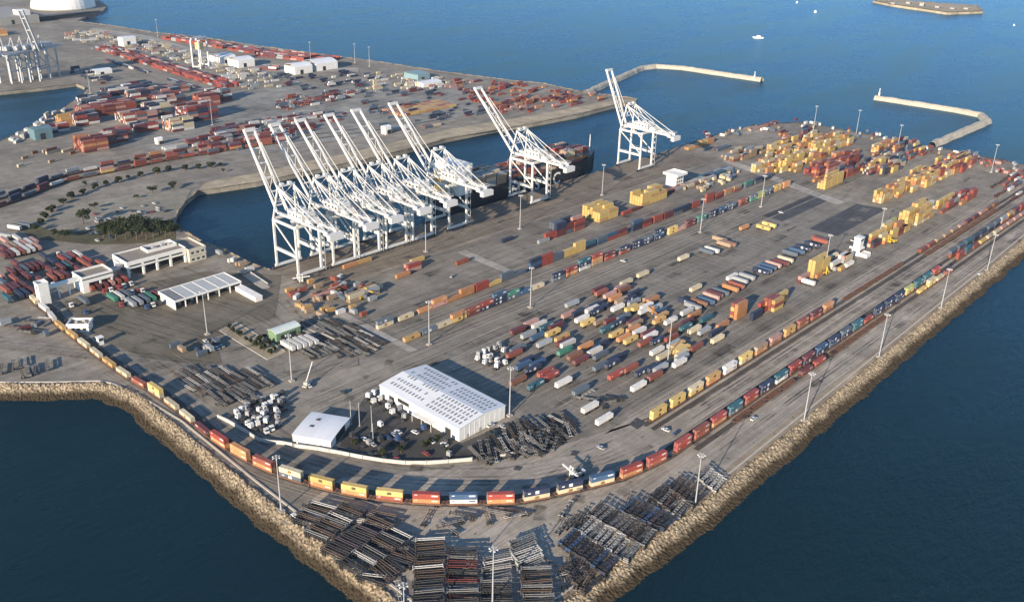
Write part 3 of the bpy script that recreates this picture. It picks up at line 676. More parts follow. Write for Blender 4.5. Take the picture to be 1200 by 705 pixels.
tab3b = [(946, 433, 'maroon', ''), (960, 423, 'red', ''), (1062, 350, 'navy', ''), (1070, 344, 'yellow', ''), (1083, 335, 'yellow', 'cream'), (1092, 327, 'cream', ''), (1098, 320, 'rust', '')]
GROUPS['on the short cars nearest the rock slope'] = 'containers on the rail cars nearest the slope'
train(seg(458, 492, 199.4), tab3b, 16.4, 'on the short cars nearest the rock slope', 'of the maroon pair nearest the rock slope', 'rail cars nearest the rock slope')
train(seg(628, 695, 199.4), tab3b, 16.4, 'on the short cars nearest the rock slope', 'of the yellow and navy string nearest the rock slope', 'rail cars nearest the rock slope')
# empty cars standing in the pale strip
def empties(x0, n, y, lab, pitch=16.6):
    for i in range(n): WELL.place((x0+i*pitch, y, SHEET_Z[0]+.05), 0, '%s empty well car from the left %s' % (nth(i+1), lab), 'rail car', 'empty well cars '+lab)
empties(395, 4, 199.6, 'in front of the straight train'); empties(505, 5, 199.6, 'right of the maroon pair'); empties(590, 6, 231, 'behind the yellow train'); empties(718, 10, 226, 'between the far trains')
tab4 = [(1078, 293, 'rust', ''), (1093, 283, 'tan', ''), (1104, 275, 'tan', ''), (1120, 264, 'pink', ''), (1129, 258, 'maroon', ''), (1142, 249, 'pink', ''), (1151, 243, 'brown', ''), (1161, 237, 'tan', ''), (1169, 231, 'tan', '')]
tab5 = [(1120, 297, 'rust', 'slate'), (1129, 289, 'navy', 'teal'), (1139, 282, 'navy', 'navy'), (1147, 275, 'slate', 'navy'), (1157, 268, 'navy', 'slate'), (1166, 262, 'pink', 'grey'), (1176, 255, 'brown', 'ochre'), (1186, 250, 'slate', 'maroon'), (1196, 243, 'rust', 'red'), (1210, 232, 'maroon', 'red')]
tab5b = [(1127, 305, 'rust', 'red'), (1136, 296, 'slate', 'teal'), (1147, 289, 'rust', ''), (1154, 284, 'yellow', ''), (1164, 276, 'cream', ''), (1178, 267, 'pink', ''), (1191, 257, 'pink', ''), (1205, 247, 'rust', '')]
EXTRA_TRAINS = [(seg(710, 905, 231), tab4, 'in the flat pinkish train', 'on the low pinkish train'), (seg(716, 920, 210.4), tab5, 'in the far navy train', 'on the far navy train'), (seg(716, 900, 204.8), tab5b, 'in the far mixed train nearest the slope', 'on the far mixed train')]

# ------------------------------------------------------------------ PARKED CONTAINERS ON CHASSIS
r64 = lambda *q: [(600+a/5.975, 360+b/5.975, c) for a, b, c in q]
r62 = lambda *q: [(600+a/5.975, 245+b/5.975, c) for a, b, c in q]
r82 = lambda *q: [(800+a/5.975, 245+b/5.975, c) for a, b, c in q]
r83 = lambda *q: [(800+a/5.975, 360+b/5.975, c) for a, b, c in q]
YX = r64((395, 50, 'pink'), (490, 80, 'white'), (530, 105, 'yellow'), (590, 30, 'navy'), (620, 8, 'navy'), (135, 108, 'pink'), (190, 122, 'white'), (240, 135, 'teal'), (280, 175, 'yellow'), (350, 212, 'ochre'), (115, 190, 'grey'), (180, 205, 'blue'), (225, 250, 'grey'), (40, 160, 'maroon'),
         (370, 305, 'green'), (440, 338, 'brown'), (515, 272, 'orange'), (580, 308, 'white'), (480, 368, 'maroon'), (620, 335, 'slate'), (665, 150, 'teal'), (735, 112, 'navy'), (690, 92, 'maroon'), (730, 185, 'yellow'), (782, 212, 'orange'), (848, 150, 'orange'), (890, 168, 'white'), (830, 228, 'yellow'),
         (950, 182, 'maroon'), (990, 208, 'white'), (930, 245, 'rust'), (1015, 235, 'navy'), (1015, 305, 'white'), (1060, 338, 'cream'), (1135, 258, 'grey'), (1165, 295, 'yellow'), (1172, 388, 'white'), (1200, 330, 'cream'), (725, 365, 'navy'), (690, 388, 'navy'), (620, 412, 'slate'), (725, 472, 'red'), (820, 428, 'rust'), (910, 452, 'navy'), (1000, 480, 'rust'), (885, 552, 'white'), (985, 415, 'navy'), (1040, 425, 'grey'),
         (110, 378, 'navy'), (80, 405, 'blue'), (200, 402, 'blue'), (150, 430, 'navy'), (270, 478, 'red'), (235, 455, 'red'), (165, 542, 'teal'), (360, 525, 'white'), (40, 512, 'brown'), (15, 325, 'rust'), (60, 300, 'slate'), (480, 580, 'slate'), (545, 700, 'white'), (560, 15, 'white'), (760, 60, 'slate'), (850, 100, 'maroon'), (1050, 60, 'ochre'), (1030, 90, 'ochre'), (1110, 95, 'white'), (930, 22, 'white'), (835, 5, 'yellow'))
YX += r62((625, 582, 'rust'), (685, 600, 'pink'), (722, 620, 'orange'), (765, 640, 'tan'), (825, 628, 'navy'), (860, 682, 'yellow'), (940, 680, 'white'), (915, 455, 'cream'), (800, 512, 'cream'), (420, 662, 'grey'), (620, 690, 'navy'), (740, 690, 'white'), (1000, 690, 'grey'))
YX += r82((430, 128, 'orange'), (345, 475, 'white'), (90, 553, 'cream'), (5, 340, 'cream'), (1055, 330, 'cream'), (1165, 385, 'white'))
YX += r83((82, 156, 'cream'), (20, 140, 'teal'), (243, 222, 'cream'), (15, 285, 'ochre'), (45, 312, 'yellow'), (15, 362, 'grey'), (150, 165, 'grey'))
YX += [(600+645/5.975, 475+95/5.975, 'white')]
YY = r82((165, 295, 'slate'), (205, 285, 'white'), (250, 215, 'tan'), (290, 245, 'tan'), (322, 240, 'brown'), (565, 130, 'yellow'), (605, 110, 'yellow'), (905, 248, 'navy'), (840, 272, 'navy'), (800, 292, 'blue'), (750, 308, 'slate'), (720, 352, 'cream'), (690, 372, 'maroon'), (635, 387, 'pink'), (600, 402, 'blue'), (570, 422, 'blue'), (545, 435, 'navy'), (450, 472, 'grey'), (400, 497, 'grey'), (375, 530, 'rust'), (335, 552, 'orange'), (265, 577, 'slate'), (225, 592, 'maroon'), (200, 610, 'pink'), (165, 637, 'blue'), (115, 652, 'brown'), (70, 680, 'grey'), (25, 652, 'navy'), (870, 508, 'white'), (965, 222, 'rust'), (945, 215, 'rust'))
def park(lst, a, area, hh=2.7):
    done = []
    for px, py, c in sorted(lst, key=lambda q: -q[1]):
        p = at(px, py, hh)
        for _ in range(12):
            hit = False
            for q in done:
                dx, dy = p.x-q.x, p.y-q.y
                lx, ly = (12.9, 2.7) if a == 0 else (2.7, 12.9)
                if abs(dx) < lx and abs(dy) < ly:
                    hit = True
                    ox, oy = lx-abs(dx), ly-abs(dy)
                    if ox < oy: p.x += ox*(1 if dx >= 0 else -1)
                    else: p.y += oy*(1 if dy >= 0 else -1)
            if not hit: break
        done.append(p.copy())
        container(c, p.x, p.y, 1.32+SHEET_Z[0], a, area, marks=(c in ('yellow', 'ochre', 'navy', 'red', 'teal')))
        chassis('dark', p.x, p.y, SHEET_Z[0], a+(pi if random.random() < .5 else 0), '', '', True)
    return done
GROUPS['in the parking yard, lying along the rows'] = GROUPS['in the parking yard, lying across the rows'] = 'containers parked on chassis'
DONE_X = park(YX, 0., 'in the parking yard, lying along the rows')
rf2 = random.Random(5); Wp = [at(*q) for q in ((602, 388), (640, 372), (700, 335), (770, 345), (850, 385), (805, 432), (752, 462), (700, 452), (655, 436), (604, 428))]; Wp = [(p.x, p.y) for p in Wp]
def in_poly(poly, x, y):
    c = False
    for i in range(len(poly)):
        (x1, y1), (x2, y2) = poly[i], poly[i-1]
        if (y1 > y) != (y2 > y) and x < (x2-x1)*(y-y1)/(y2-y1)+x1: c = not c
    return c
LANES = [(at(600, 398.5).x+at(755, 477).x)/2, (at(693, 393.5).x+at(784, 427).x)/2]
y = min(p[1] for p in Wp)
while y < max(p[1] for p in Wp):
    x = min(p[0] for p in Wp)
    while x < max(p[0] for p in Wp):
        if in_poly(Wp, x, y) and rf2.random() < .36 and all(abs(x-lx) > 9.5 for lx in LANES) and all(abs(x-q.x) > 12.7 or abs(y-q.y) > 2.7 for q in DONE_X):
            STUFF.append((x, y, 1.32+SHEET_Z[0], 0., CL, rf2.choice('navy slate maroon rust blue teal grey white tan navy brown orange pink'.split()))); CHSTUFF.append((x, y, SHEET_Z[0], 0., 'dark')); CLIST.append((None, STUFF[-1][5], 'in the parking yard, lying along the rows', '', proj_x((x, y, 1.4)))); DONE_X.append(Vector((x, y, 0)))
        x += 13.1
    y += 3.0
park(YY, pi/2, 'in the parking yard, lying across the rows')

# ------------------------------------------------------------------ THE TWO LONG ROWS BESIDE THE WHARF
def rows(lst, yline, area):
    """(left px, right px, ground py, colours from the bottom up)"""
    last = -1e9
    for x, cs in sorted((at(q[0], q[1]).x, q[2]) for q in lst):
        x = max(x, last+12.5); last = x; y = yline+1.3
        for k, c in enumerate(cs.split()):
            container(c, x, y, SHEET_Z[0]+k*(CHT+.02), 0., area, None, ['ground level', 'second level', 'third level', 'top level'][k])
RA = [(447, 381, 'cream slate'), (472, 372, 'cream'), (490, 361, 'orange'), (510, 358, 'pink orange'), (526, 352, 'orange'), (545, 347, 'orange orange'), (566, 340, 'red red'), (573, 332, 'yellow'), (591, 331, 'slate slate'), (606, 323, 'slate'), (624, 314, 'navy blue navy'), (637, 309, 'red red red'), (650, 305, 'slate slate'), (662, 300, 'yellow yellow'), (677, 296, 'yellow yellow yellow'), (692, 292, 'navy teal'), (704, 285, 'blue slate'), (716, 281, 'red blue'), (728, 276, 'rust maroon'), (741, 268, 'navy navy blue'), (754, 264, 'red maroon'), (767, 259, 'rust red'), (778, 254, 'maroon maroon'), (790, 250, 'slate navy'), (800, 246, 'navy navy'), (814, 243, 'red rust'), (832, 237, 'rust red rust'), (844, 233, 'maroon rust'), (855, 229, 'tan orange'), (866, 225, 'rust tan'), (880, 220, 'slate green'), (893, 216, 'slate navy'), (905, 212, 'navy slate')]
RB = [(485, 399, 'ochre'), (512, 391, 'cream'), (500, 388, 'slate'), (528, 382, 'yellow orange'), (548, 376, 'maroon rust'), (563, 370, 'navy red'), (577, 363, 'navy navy blue'), (592, 357, 'slate green'), (617, 348, 'blue'), (632, 342, 'cream'), (651, 327, 'slate navy'), (669, 322, 'orange red'), (685, 316, 'white navy teal'), (699, 310, 'tan orange red'), (712, 303, 'red maroon'), (739, 299, 'rust navy'), (752, 292, 'navy navy'), (764, 288, 'navy slate'), (777, 282, 'navy blue navy'), (792, 275, 'yellow yellow'), (803, 273, 'pink'), (815, 267, 'maroon maroon'), (829, 262, 'slate green'), (842, 256, 'navy navy'), (853, 252, 'navy blue'), (865, 248, 'navy slate'), (878, 242, 'maroon rust'), (890, 237, 'green slate'), (899, 234, 'lime lime'), (909, 230, 'navy slate'), (919, 226, 'ochre yellow'), (927, 221, 'orange orange')]
GROUPS['in the row nearest the wharf'] = 'containers in the row nearest the wharf'; GROUPS['in the row along the yard road'] = 'containers in the row along the yard road'
rows(RB, 389., 'in the row along the yard road')
rows(RA, 414., 'in the row nearest the wharf')
for pth, tb, cl, area in EXTRA_TRAINS: train(pth, tb, 16.6, area, cl, 'well cars '+cl)

# ------------------------------------------------------------------ STACKS (more containers than can be objects of their own)
PALS = dict(y='yellow yellow yellow yellow ochre', o='orange ochre orange yellow rust', yo='yellow ochre orange yellow cream', r='red maroon red maroon rust red pink grey', rp='rust pink red orange maroon rust',
            t='tan cream grey tan brown', n='navy slate navy blue maroon', d='slate navy maroon slate', mix='rust navy maroon yellow orange slate pink cream', cr='cream white pink grey cream', cf='cream white pink rust navy slate maroon', mf='maroon red navy white slate maroon pink', b='blue grey slate teal', w='white grey white cream', m='maroon maroon rust white grey slate', l='lime cream yellow', nw='navy white slate navy maroon')
rs = random.Random(11)
def stack(fl, fr, n, h, pal, a=0., jag=.45):
    """rows of stacked containers behind the front line fl-fr (photo pixels on the ground)"""
    p, q = at(*fl), at(*fr); pal = PALS[pal].split(); x0, x1 = sorted((p.x, q.x)); y0 = (p.y+q.y)/2; nx = max(1, round((x1-x0)/12.6))
    for i in range(nx):
        for j in range(n):
            hh = h-(1 if rs.random() < jag else 0)-(1 if rs.random() < jag*.4 else 0)
            for k in range(max(1, hh)):
                STUFF.append((x0+6.2+i*12.6, y0+1.3+j*2.75, k*CHT+SHEET_Z[0], 0., CL, rs.choice(pal)))
for fl, fr, n, h, pl in [((885, 203), (906, 195), 2, 3, 'yo'), ((906, 199), (921, 193), 3, 3, 'o'), ((921, 199), (938, 192), 4, 4, 'y'), ((906, 180), (927, 172), 3, 3, 'yo'), ((912, 190), (931, 184), 2, 2, 'yo'), ((955, 190), (968, 185), 2, 3, 'o'), ((966, 178), (983, 171), 3, 3, 'yo'),
        ((966, 223), (990, 213), 3, 4, 'y'), ((957, 208), (999, 193), 6, 3, 'rp'), ((985, 206), (1001, 200), 2, 3, 'n'), ((872, 188), (889, 182), 2, 3, 't'), ((850, 186), (870, 179), 2, 2, 't'), ((808, 177), (836, 167), 2, 2, 'o'), ((1014, 205), (1051, 190), 4, 3, 'mix'), ((1018, 205), (1034, 198), 2, 4, 'y'), ((1028, 180), (1054, 170), 3, 3, 'yo'), ((1054, 187), (1081, 176), 4, 2, 'b'),
        ((1030, 239), (1066, 224), 3, 4, 'yo'), ((1066, 222), (1100, 208), 3, 4, 'o'), ((1098, 211), (1139, 193), 4, 4, 'rp'), ((1080, 218), (1136, 195), 2, 4, 'y'), ((1020, 291), (1047, 281), 2, 4, 'mix'), ((1047, 279), (1063, 273), 2, 3, 'r'), ((1038, 271), (1057, 263), 2, 3, 'l'), ((1060, 266), (1089, 253), 3, 5, 'y'), ((1085, 249), (1097, 244), 1, 3, 'cr'), ((1097, 246), (1117, 237), 2, 3, 'yo'), ((1117, 238), (1137, 229), 2, 3, 'r'),
        ((950, 327), (974, 318), 2, 5, 'y'), ((936, 333), (952, 327), 1, 2, 'r'), ((977, 318), (995, 311), 2, 3, 'cr'), ((862, 376), (879, 368), 2, 4, 'o'), ((881, 377), (894, 371), 1, 2, 'n'), ((894, 367), (911, 359), 2, 3, 'r'), ((911, 359), (927, 351), 1, 3, 'o'),
        ((703, 262), (729, 252), 7, 4, 'y'), ((752, 243), (780, 233), 5, 4, 'y'), ((746, 240), (756, 236), 3, 2, 'o'), ((652, 279), (674, 271), 3, 4, 'd'), ((674, 272), (689, 266), 2, 4, 'r'), ((632, 287), (646, 282), 1, 1, 'cr'), ((640, 283), (650, 279), 1, 2, 'r'), ((411, 357), (437, 347), 3, 3, 't'), ((434, 345), (453, 336), 2, 2, 'yo'), ((466, 328), (481, 322), 1, 2, 'o'), ((480, 321), (498, 313), 2, 2, 'rp'), ((483, 310), (497, 305), 1, 2, 'y'),
        ((405, 317), (442, 303), 1, 1, 'o'), ((536, 312), (549, 307), 1, 1, 'r'), ((590, 286), (604, 280), 1, 2, 'n'), ((804, 221), (842, 209), 3, 1, 't'), ((826, 211), (862, 199), 3, 1, 'b'), ((730, 253), (750, 246), 1, 1, 'r'), ((372, 352), (398, 342), 2, 2, 'rp'), ((878, 154), (912, 146), 2, 1, 'rp'), ((782, 228), (800, 222), 2, 1, 'r'),
        ((841, 178), (856, 173), 2, 1, 'd')]:
    stack(fl, fr, n, h, pl, jag=.4 if pl == 'y' else .45)
def heap(poly, keep, hmax, pal, z0=0.):
    pl = PALS[pal].split()
    w = [at(*q) for q in poly]; wp = [(p.x, p.y) for p in w]; x = min(p[0] for p in wp); y = min(p[1] for p in wp); X1, Y1 = max(p[0] for p in wp), max(p[1] for p in wp)
    while y < Y1:
        xx = x
        while xx < X1:
            if inside(wp, xx, y) and rs.random() < keep:
                for k in range(rs.randint(1, hmax)): STUFF.append((xx+rs.uniform(-.3, .3), y, k*CHT+SHEET_Z[0], 0., CL, rs.choice(pl)))
            xx += 12.9
        y += 2.85
def inside(poly, x, y):
    c = False
    for i in range(len(poly)):
        (x1, y1), (x2, y2) = poly[i], poly[i-1]
        if (y1 > y) != (y2 > y) and x < (x2-x1)*(y-y1)/(y2-y1)+x1: c = not c
    return c
for poly, keep, h, pl in [([(882, 203), (905, 178), (945, 162), (975, 170), (958, 190), (935, 203)], .42, 3, 'yo'), ([(955, 222), (958, 196), (1002, 180), (1004, 205)], .5, 4, 'rp'), ([(940, 165), (985, 158), (1000, 172), (962, 186)], .4, 3, 'yo'), ([(1008, 206), (1030, 172), (1056, 164), (1085, 180), (1050, 205)], .5, 3, 'mix'), ([(1028, 240), (1060, 215), (1120, 185), (1142, 193), (1090, 218)], .55, 4, 'yo'), ([(1100, 200), (1130, 186), (1145, 194), (1120, 208)], .5, 3, 'rp'),
        ([(1016, 292), (1050, 268), (1095, 248), (1090, 258), (1046, 282)], .6, 4, 'yo'), ([(1088, 256), (1140, 226), (1142, 234), (1100, 252)], .5, 3, 'rp'), ([(945, 328), (975, 314), (998, 306), (990, 318)], .5, 3, 'yo'), ([(860, 378), (905, 358), (930, 348), (912, 366)], .55, 3, 'o'), ([(846, 190), (890, 172), (896, 180), (860, 193)], .4, 2, 't'), ([(1158, 212), (1200, 200), (1230, 210), (1200, 235)], .3, 1, 'm'), ([(900, 160), (945, 152), (960, 158), (920, 170)], .25, 2, 'mix'), ([(1110, 186), (1150, 180), (1160, 192)], .3, 2, 'm')]: heap(poly, keep, h, pl)
# far terminal across the channel
for fl, fr, n, h, pl in [((80, 151), (106, 139), 6, 4, 'o'), ((95, 150), (113, 143), 6, 5, 'mf'), ((113, 145), (146, 125), 9, 4, 'rp'), ((104, 182), (130, 172), 9, 5, 'rp'), ((155, 149), (180, 138), 10, 4, 'cf'), ((182, 139), (201, 132), 9, 5, 'cf'), ((207, 157), (226, 150), 9, 5, 'cf'), ((227, 146), (249, 137), 11, 6, 'mf'), ((242, 128), (256, 121), 8, 5, 'rp'), ((255, 122), (267, 117), 8, 5, 'm'), ((196, 115), (218, 107), 9, 3, 'cf'), ((138, 116), (178, 103), 12, 3, 'nw'), ((122, 135), (152, 122), 10, 3, 'nw'), ((133, 168), (152, 160), 7, 4, 'rp'), ((160, 130), (180, 122), 6, 3, 'mix'), ((196, 178), (216, 172), 3, 1, 'w'), ((478, 139), (526, 124), 14, 1, 'o'), ((500, 152), (515, 147), 2, 1, 'cf'), ((455, 157), (480, 149), 3, 1, 'w')] + [((60, 160), (84, 150), 5, 3, 'mf'), ((128, 172), (150, 163), 6, 4, 'mf'), ((165, 158), (186, 150), 6, 3, 'mf'), ((190, 126), (212, 118), 7, 4, 'mf'), ((216, 134), (234, 128), 5, 3, 'cf'), ((160, 118), (186, 109), 7, 3, 'mf'), ((104, 125), (126, 114), 6, 3, 'nw'), ((225, 170), (250, 161), 3, 2, 'mf'), ((262, 160), (300, 148), 3, 2, 'mf'), ((240, 180), (290, 165), 2, 2, 'mf')]:
    stack(fl, fr, n, h, pl)
def rowline(a, b, depth, h, pal, gap=.08):
    p, q = at(*a), at(*b); d = (q-p).xy; L = d.length; d.normalize(); nn = Vector((-d.y, d.x)); pal = PALS[pal].split(); ang = math.atan2(d.y, d.x)
    for i in range(int(L/12.7)):
        if rs.random() < gap: continue
        for j in range(int(depth/2.8)):
            if j % 7 == 6: continue
            c = p.xy+d*(6+i*12.7)+nn*(j*2.8)
            for k in range(max(1, h-(rs.random() < .4))): STUFF.append((c.x, c.y, k*CHT, ang, CL, rs.choice(pal)))
rowline((113, 58), (264, 105), 30, 2, 'r'); rowline((190, 46), (302, 64), 32, 2, 'r'); rowline((300, 66), (388, 75), 45, 2, 'r', .15); rowline((305, 82), (345, 84), 20, 2, 'm', .2)
rowline((120, 70), (235, 106), 8, 1, 'nw', .4); rowline((0, 42), (28, 40), 40, 3, 'o', .3)
def inside(poly, x, y):
    c = False
    for i in range(len(poly)):
        (x1, y1), (x2, y2) = poly[i], poly[i-1]
        if (y1 > y) != (y2 > y) and x < (x2-x1)*(y-y1)/(y2-y1)+x1: c = not c
    return c
def field(poly, dx, dy, jit, keep):
    """grid of ground points inside a photo-pixel polygon"""
    w = [at(*q) for q in poly]; x0, x1 = min(p.x for p in w), max(p.x for p in w); y0, y1 = min(p.y for p in w), max(p.y for p in w); wp = [(p.x, p.y) for p in w]
    out = []; y = y0
    while y < y1:
        x = x0
        while x < x1:
            X, Y = x+rs.uniform(-jit, jit), y+rs.uniform(-jit, jit)
            if rs.random() < keep and inside(wp, X, Y): out.append((X, Y))
            x += dx
        y += dy
    return out
for poly, pal, keep, a in [([(250, 152), (335, 134), (420, 132), (330, 168), (250, 182), (200, 186)], 'm', .42, 0.), ([(320, 118), (420, 104), (430, 112), (330, 132)], 'm', .45, 0.), ([(440, 84), (520, 92), (540, 104), (430, 108)], 'cr', .26, 0.), ([(530, 92), (640, 102), (700, 118), (560, 132)], 'rp', .22, 0.), ([(420, 108), (560, 104), (600, 118), (560, 140), (440, 150), (420, 130)], 'd', .12, 0.), ([(600, 112), (700, 112), (730, 117), (660, 128), (580, 138)], 'rp', .16, 0.), ([(75, 32), (175, 48), (250, 72), (120, 60), (80, 48)], 'cr', .13, 0.), ([(5, 165), (100, 112), (106, 116), (12, 174)], 'w', .5, .9), ([(0, 185), (60, 172), (90, 180), (20, 205)], 't', .18, 0.3), ([(300, 88), (420, 86), (450, 95), (340, 110)], 'nw', .16, 0.),
        ([(240, 72), (300, 85), (340, 96), (290, 108), (262, 95)], 'w', .22, 0.), ([(140, 42), (215, 60), (300, 90), (290, 95), (200, 72), (130, 50)], 'w', .2, 0.), ([(60, 75), (120, 85), (150, 105), (110, 100)], 'nw', .2, 0.), ([(380, 95), (440, 96), (420, 112), (360, 116)], 'd', .12, 0.)]:
    pl = PALS[pal].split()
    for x, y in field(poly, 13.5, 4.2, .8, keep):
        STUFF.append((x, y, .05, a, rs.choice((CL, 6.1, 6.1)), rs.choice(pl)))
        if rs.random() < .25: STUFF.append((x, y, .05+CHT, a, CL, rs.choice(pl)))
# cargo of the freight cars beyond the parking lot
for path, k0 in ((T6, 0), (T7, 1)):
    pts = even(path, 16.6); i = -1
    for p, q in zip(pts, pts[1:]):
        pxx = proj_x((p.x, p.y, 0))
        if pxx < -15 or pxx > 330: continue
        i += 1; m = (p+q)/2; ang = math.atan2(q.y-p.y, q.x-p.x)
        pl = 'nw' if pxx < 60 else 'm' if pxx < 115 else 'mix' if pxx < 150 else 'rp'
        for k in range(2 if rs.random() < .6 else 1): STUFF.append((m.x, m.y, SHEET_Z[0]+.7+k*CHT, ang, CL, rs.choice(PALS[pl].split())))
        WELL.place((m.x, m.y, SHEET_Z[0]+.05), ang, '%s well car from the left in the %s train beyond the parking lot' % (nth(i+1), ('nearer', 'farther')[k0]), 'rail car', 'well cars beyond the parking lot')

# ------------------------------------------------------------------ CHASSIS STORED ALONG THE SHORE
NEARCOL = dict(g='grey grey dark brown', w='white white grey', d='dark dark purple brown', r='dark red dark grey dark', b='blue dark purple dark', x='dark grey brown white dark')
def chassis_col(a, b, da, db, n, pal, where, tiers=3, pitch=2.8, jit=.06):
    p, q = at(*a, 2.), at(*b, 2.); u, v = at(*da, 2.), at(*db, 2.); ang = math.atan2(v.y-u.y, v.x-u.x); pl = NEARCOL[pal].split()
    d = (q-p).xy; L = d.length; n = max(2, min(n, int(L/2.62)+1))
    for i in range(n):
        c = p.xy+d*(i/(n-1)); col = rs.choice(pl); an = ang+rs.uniform(-jit, jit); t = tiers-(rs.random() < .2)
        c += Vector((cos(an), sin(an)))*rs.uniform(-.5, .5)
        for k in range(t-1): CHSTUFF.append((c.x, c.y, SHEET_Z[0]+k*.95, an, rs.choice(pl)))
        chassis(col, c.x, c.y, SHEET_Z[0]+(t-1)*.95, an, '%s chassis from the far end, %s' % (nth(i+1), where), 'chassis stacked in the '+where)
Zf = lambda a, b: (300+a/5.975, 560+b/5.975)
Zr = lambda a, b: (600+a/6., 590+b/6.)
chassis_col((504, 634), (499, 775), (488, 633), (522, 631), 24, 'x', 'left upright row below the red cars')
chassis_col((542, 645), (541, 785), (524, 648), (558, 648), 24, 'r', 'reddish upright row beside the pole')
chassis_col((583, 652), (582, 676), (566, 652), (600, 646), 6, 'w', 'short white row around the pole', tiers=2)
chassis_col((581, 683), (580, 785), (562, 682), (600, 681), 18, 'r', 'dark red row under the pole')
chassis_col((611, 633), (622, 662), (602, 637), (621, 630), 8, 'w', 'white row opening the fourth column')
chassis_col((627, 668), (636, 760), (608, 668), (643, 667), 18, 'g', 'greyish fourth upright row')
chassis_col(Zf(485, 205), Zf(335, 310), Zf(410, 180), Zf(570, 230), 7, 'x', 'first slanting row of the fan by the shore')
chassis_col(Zf(695, 220), Zf(430, 410), Zf(580, 245), Zf(740, 305), 12, 'x', 'second slanting row of the fan by the shore')
chassis_col(Zf(885, 315), Zf(540, 540), Zf(740, 325), Zf(900, 390), 14, 'd', 'third slanting row of the fan by the shore')
chassis_col(Zf(1015, 385), Zf(660, 640), Zf(830, 485), Zf(990, 570), 15, 'x', 'fourth slanting row of the fan by the shore')
chassis_col(Zf(890, 250), Zf(840, 300), Zf(800, 250), Zf(970, 290), 3, 'g', 'short grey row under the red cars', tiers=2)
chassis_col(Zf(1080, 500), Zf(800, 720), Zf(830, 485), Zf(990, 570), 12, 'd', 'jumbled last row of the fan by the shore', tiers=2, jit=.25)
chassis_col(Zr(525, 160), Zr(840, 350), Zr(795, 395), Zr(880, 300), 15, 'w', 'white row beside the rock slope', pitch=2.7)
chassis_col(Zr(390, 240), Zr(690, 440), Zr(560, 400), Zr(640, 320), 15, 'b', 'dark purple row below the white row')
chassis_col(Zr(440, 420), Zr(560, 570), Zr(560, 400), Zr(640, 320), 9, 'd', 'brownish lowest row by the kerb', tiers=2, jit=.15)
chassis_col(Zr(590, 45), Zr(960, 250), Zr(800, 230), Zr(880, 150), 17, 'g', 'grey row above the white row')
chassis_col(Zr(815, 20), Zr(1100, 140), Zr(900, 110), Zr(990, 30), 13, 'b', 'blue grey row second above the white row')
chassis_col((770, 577), (801, 598), (770, 583), (786, 568), 9, 'x', 'dark row left of the mast by the slope')
chassis_col((790, 566), (818, 586), (800, 578), (816, 563), 9, 'd', 'dark row right of the mast by the slope')
chassis_col((824, 553), (843, 568), (824, 563), (838, 549), 6, 'w', 'small white end row by the slope', tiers=2)
Zc = lambda a, b: (200+a/5.975, 360+b/5.975)
for arg, nm, grp in ((([Zc(20, 450), Zc(330, 440), Zc(620, 470), Zc(780, 560), Zc(690, 600), Zc(500, 680), Zc(330, 700), Zc(100, 560)], 2.75, 12.5, .12, .99), 'field above the barrier', 'bare chassis parked above the white barrier'), (([(348, 380), (388, 373), (450, 400), (442, 416), (350, 419)], 2.75, 12.5, .12, .97), 'field beside the green shed', 'bare chassis parked beside the green shed')):
    FP = field(*arg); fy0 = min(p[1] for p in FP); FR = {}
    for x, y in FP: FR.setdefault(int((y-fy0+6)/12.5), []).append((x, y))
    for r, lst in sorted(FR.items()):
        for k, (x, y) in enumerate(sorted(lst)):
            chassis(rs.choice('grey dark grey brown white'.split()), x, y, SHEET_Z[0], pi/2+rs.uniform(-.08, .08), '%s bare chassis from the left, %s row from the viewer, %s' % (nth(k+1), nth(r+1), nm), grp)
for poly, dx, dy, jit, keep, aa in [([Zc(20, 450), Zc(330, 440), Zc(620, 470), Zc(780, 560), Zc(690, 600), Zc(500, 680), Zc(330, 700), Zc(100, 560)], 4.2, 8.6, 1.2, .7, pi/2), ([(348, 380), (388, 373), (450, 400), (442, 416), (350, 419)], 4.2, 8.4, 1.2, .7, pi/2), ([(352, 590), (470, 604), (485, 640), (440, 700), (400, 650)], 4.5, 8, 1.5, .6, -.95), ([(655, 600), (770, 575), (800, 600), (690, 690), (660, 650)], 5, 8, 1.5, .4, .35), ([(546, 534), (600, 502), (668, 490), (674, 510), (640, 528), (580, 540)], 2.9, 4.6, 1.2, .95, 'm'), ([(485, 602), (600, 599), (632, 597), (625, 612), (590, 620), (500, 628)], 4.5, 8, 2, .38, None), ([(640, 660), (665, 640), (700, 690), (668, 705), (650, 705)], 3.6, 7, 1.5, .5, None), ([(430, 640), (485, 632), (483, 705), (460, 700)], 4, 8, 1.5, .35, None), ([(655, 470), (668, 455), (728, 470), (722, 488), (696, 484)], 3.6, 12, 1.2, .8, None), ([(1160, 210), (1198, 204), (1240, 215), (1200, 240), (1165, 232)], 3.2, 13.5, .6, .8, 0.), ([(2, 425), (60, 425), (66, 440), (0, 442)], 3.3, 13., .4, .9, 1.25), ([(70, 378), (30, 392), (15, 385), (45, 372)], 3.3, 13, 1., .5, 2.2)]:
    for x, y in field(poly, dx, dy, jit, keep):
        a = rs.choice((.9, 1.1, 1.3, 1.57, .5)) if aa == 'm' else aa+rs.uniform(-.08, .08) if aa is not None else rs.choice((0, .5, 1., 1.57, 2.1, 2.7))
        for k in range(1+(rs.random() < .3)): CHSTUFF.append((x, y, SHEET_Z[0]+k*.95, a, rs.choice('red dark red brown'.split() if poly[0][0] > 1000 else 'grey dark brown white grey dark'.split())))
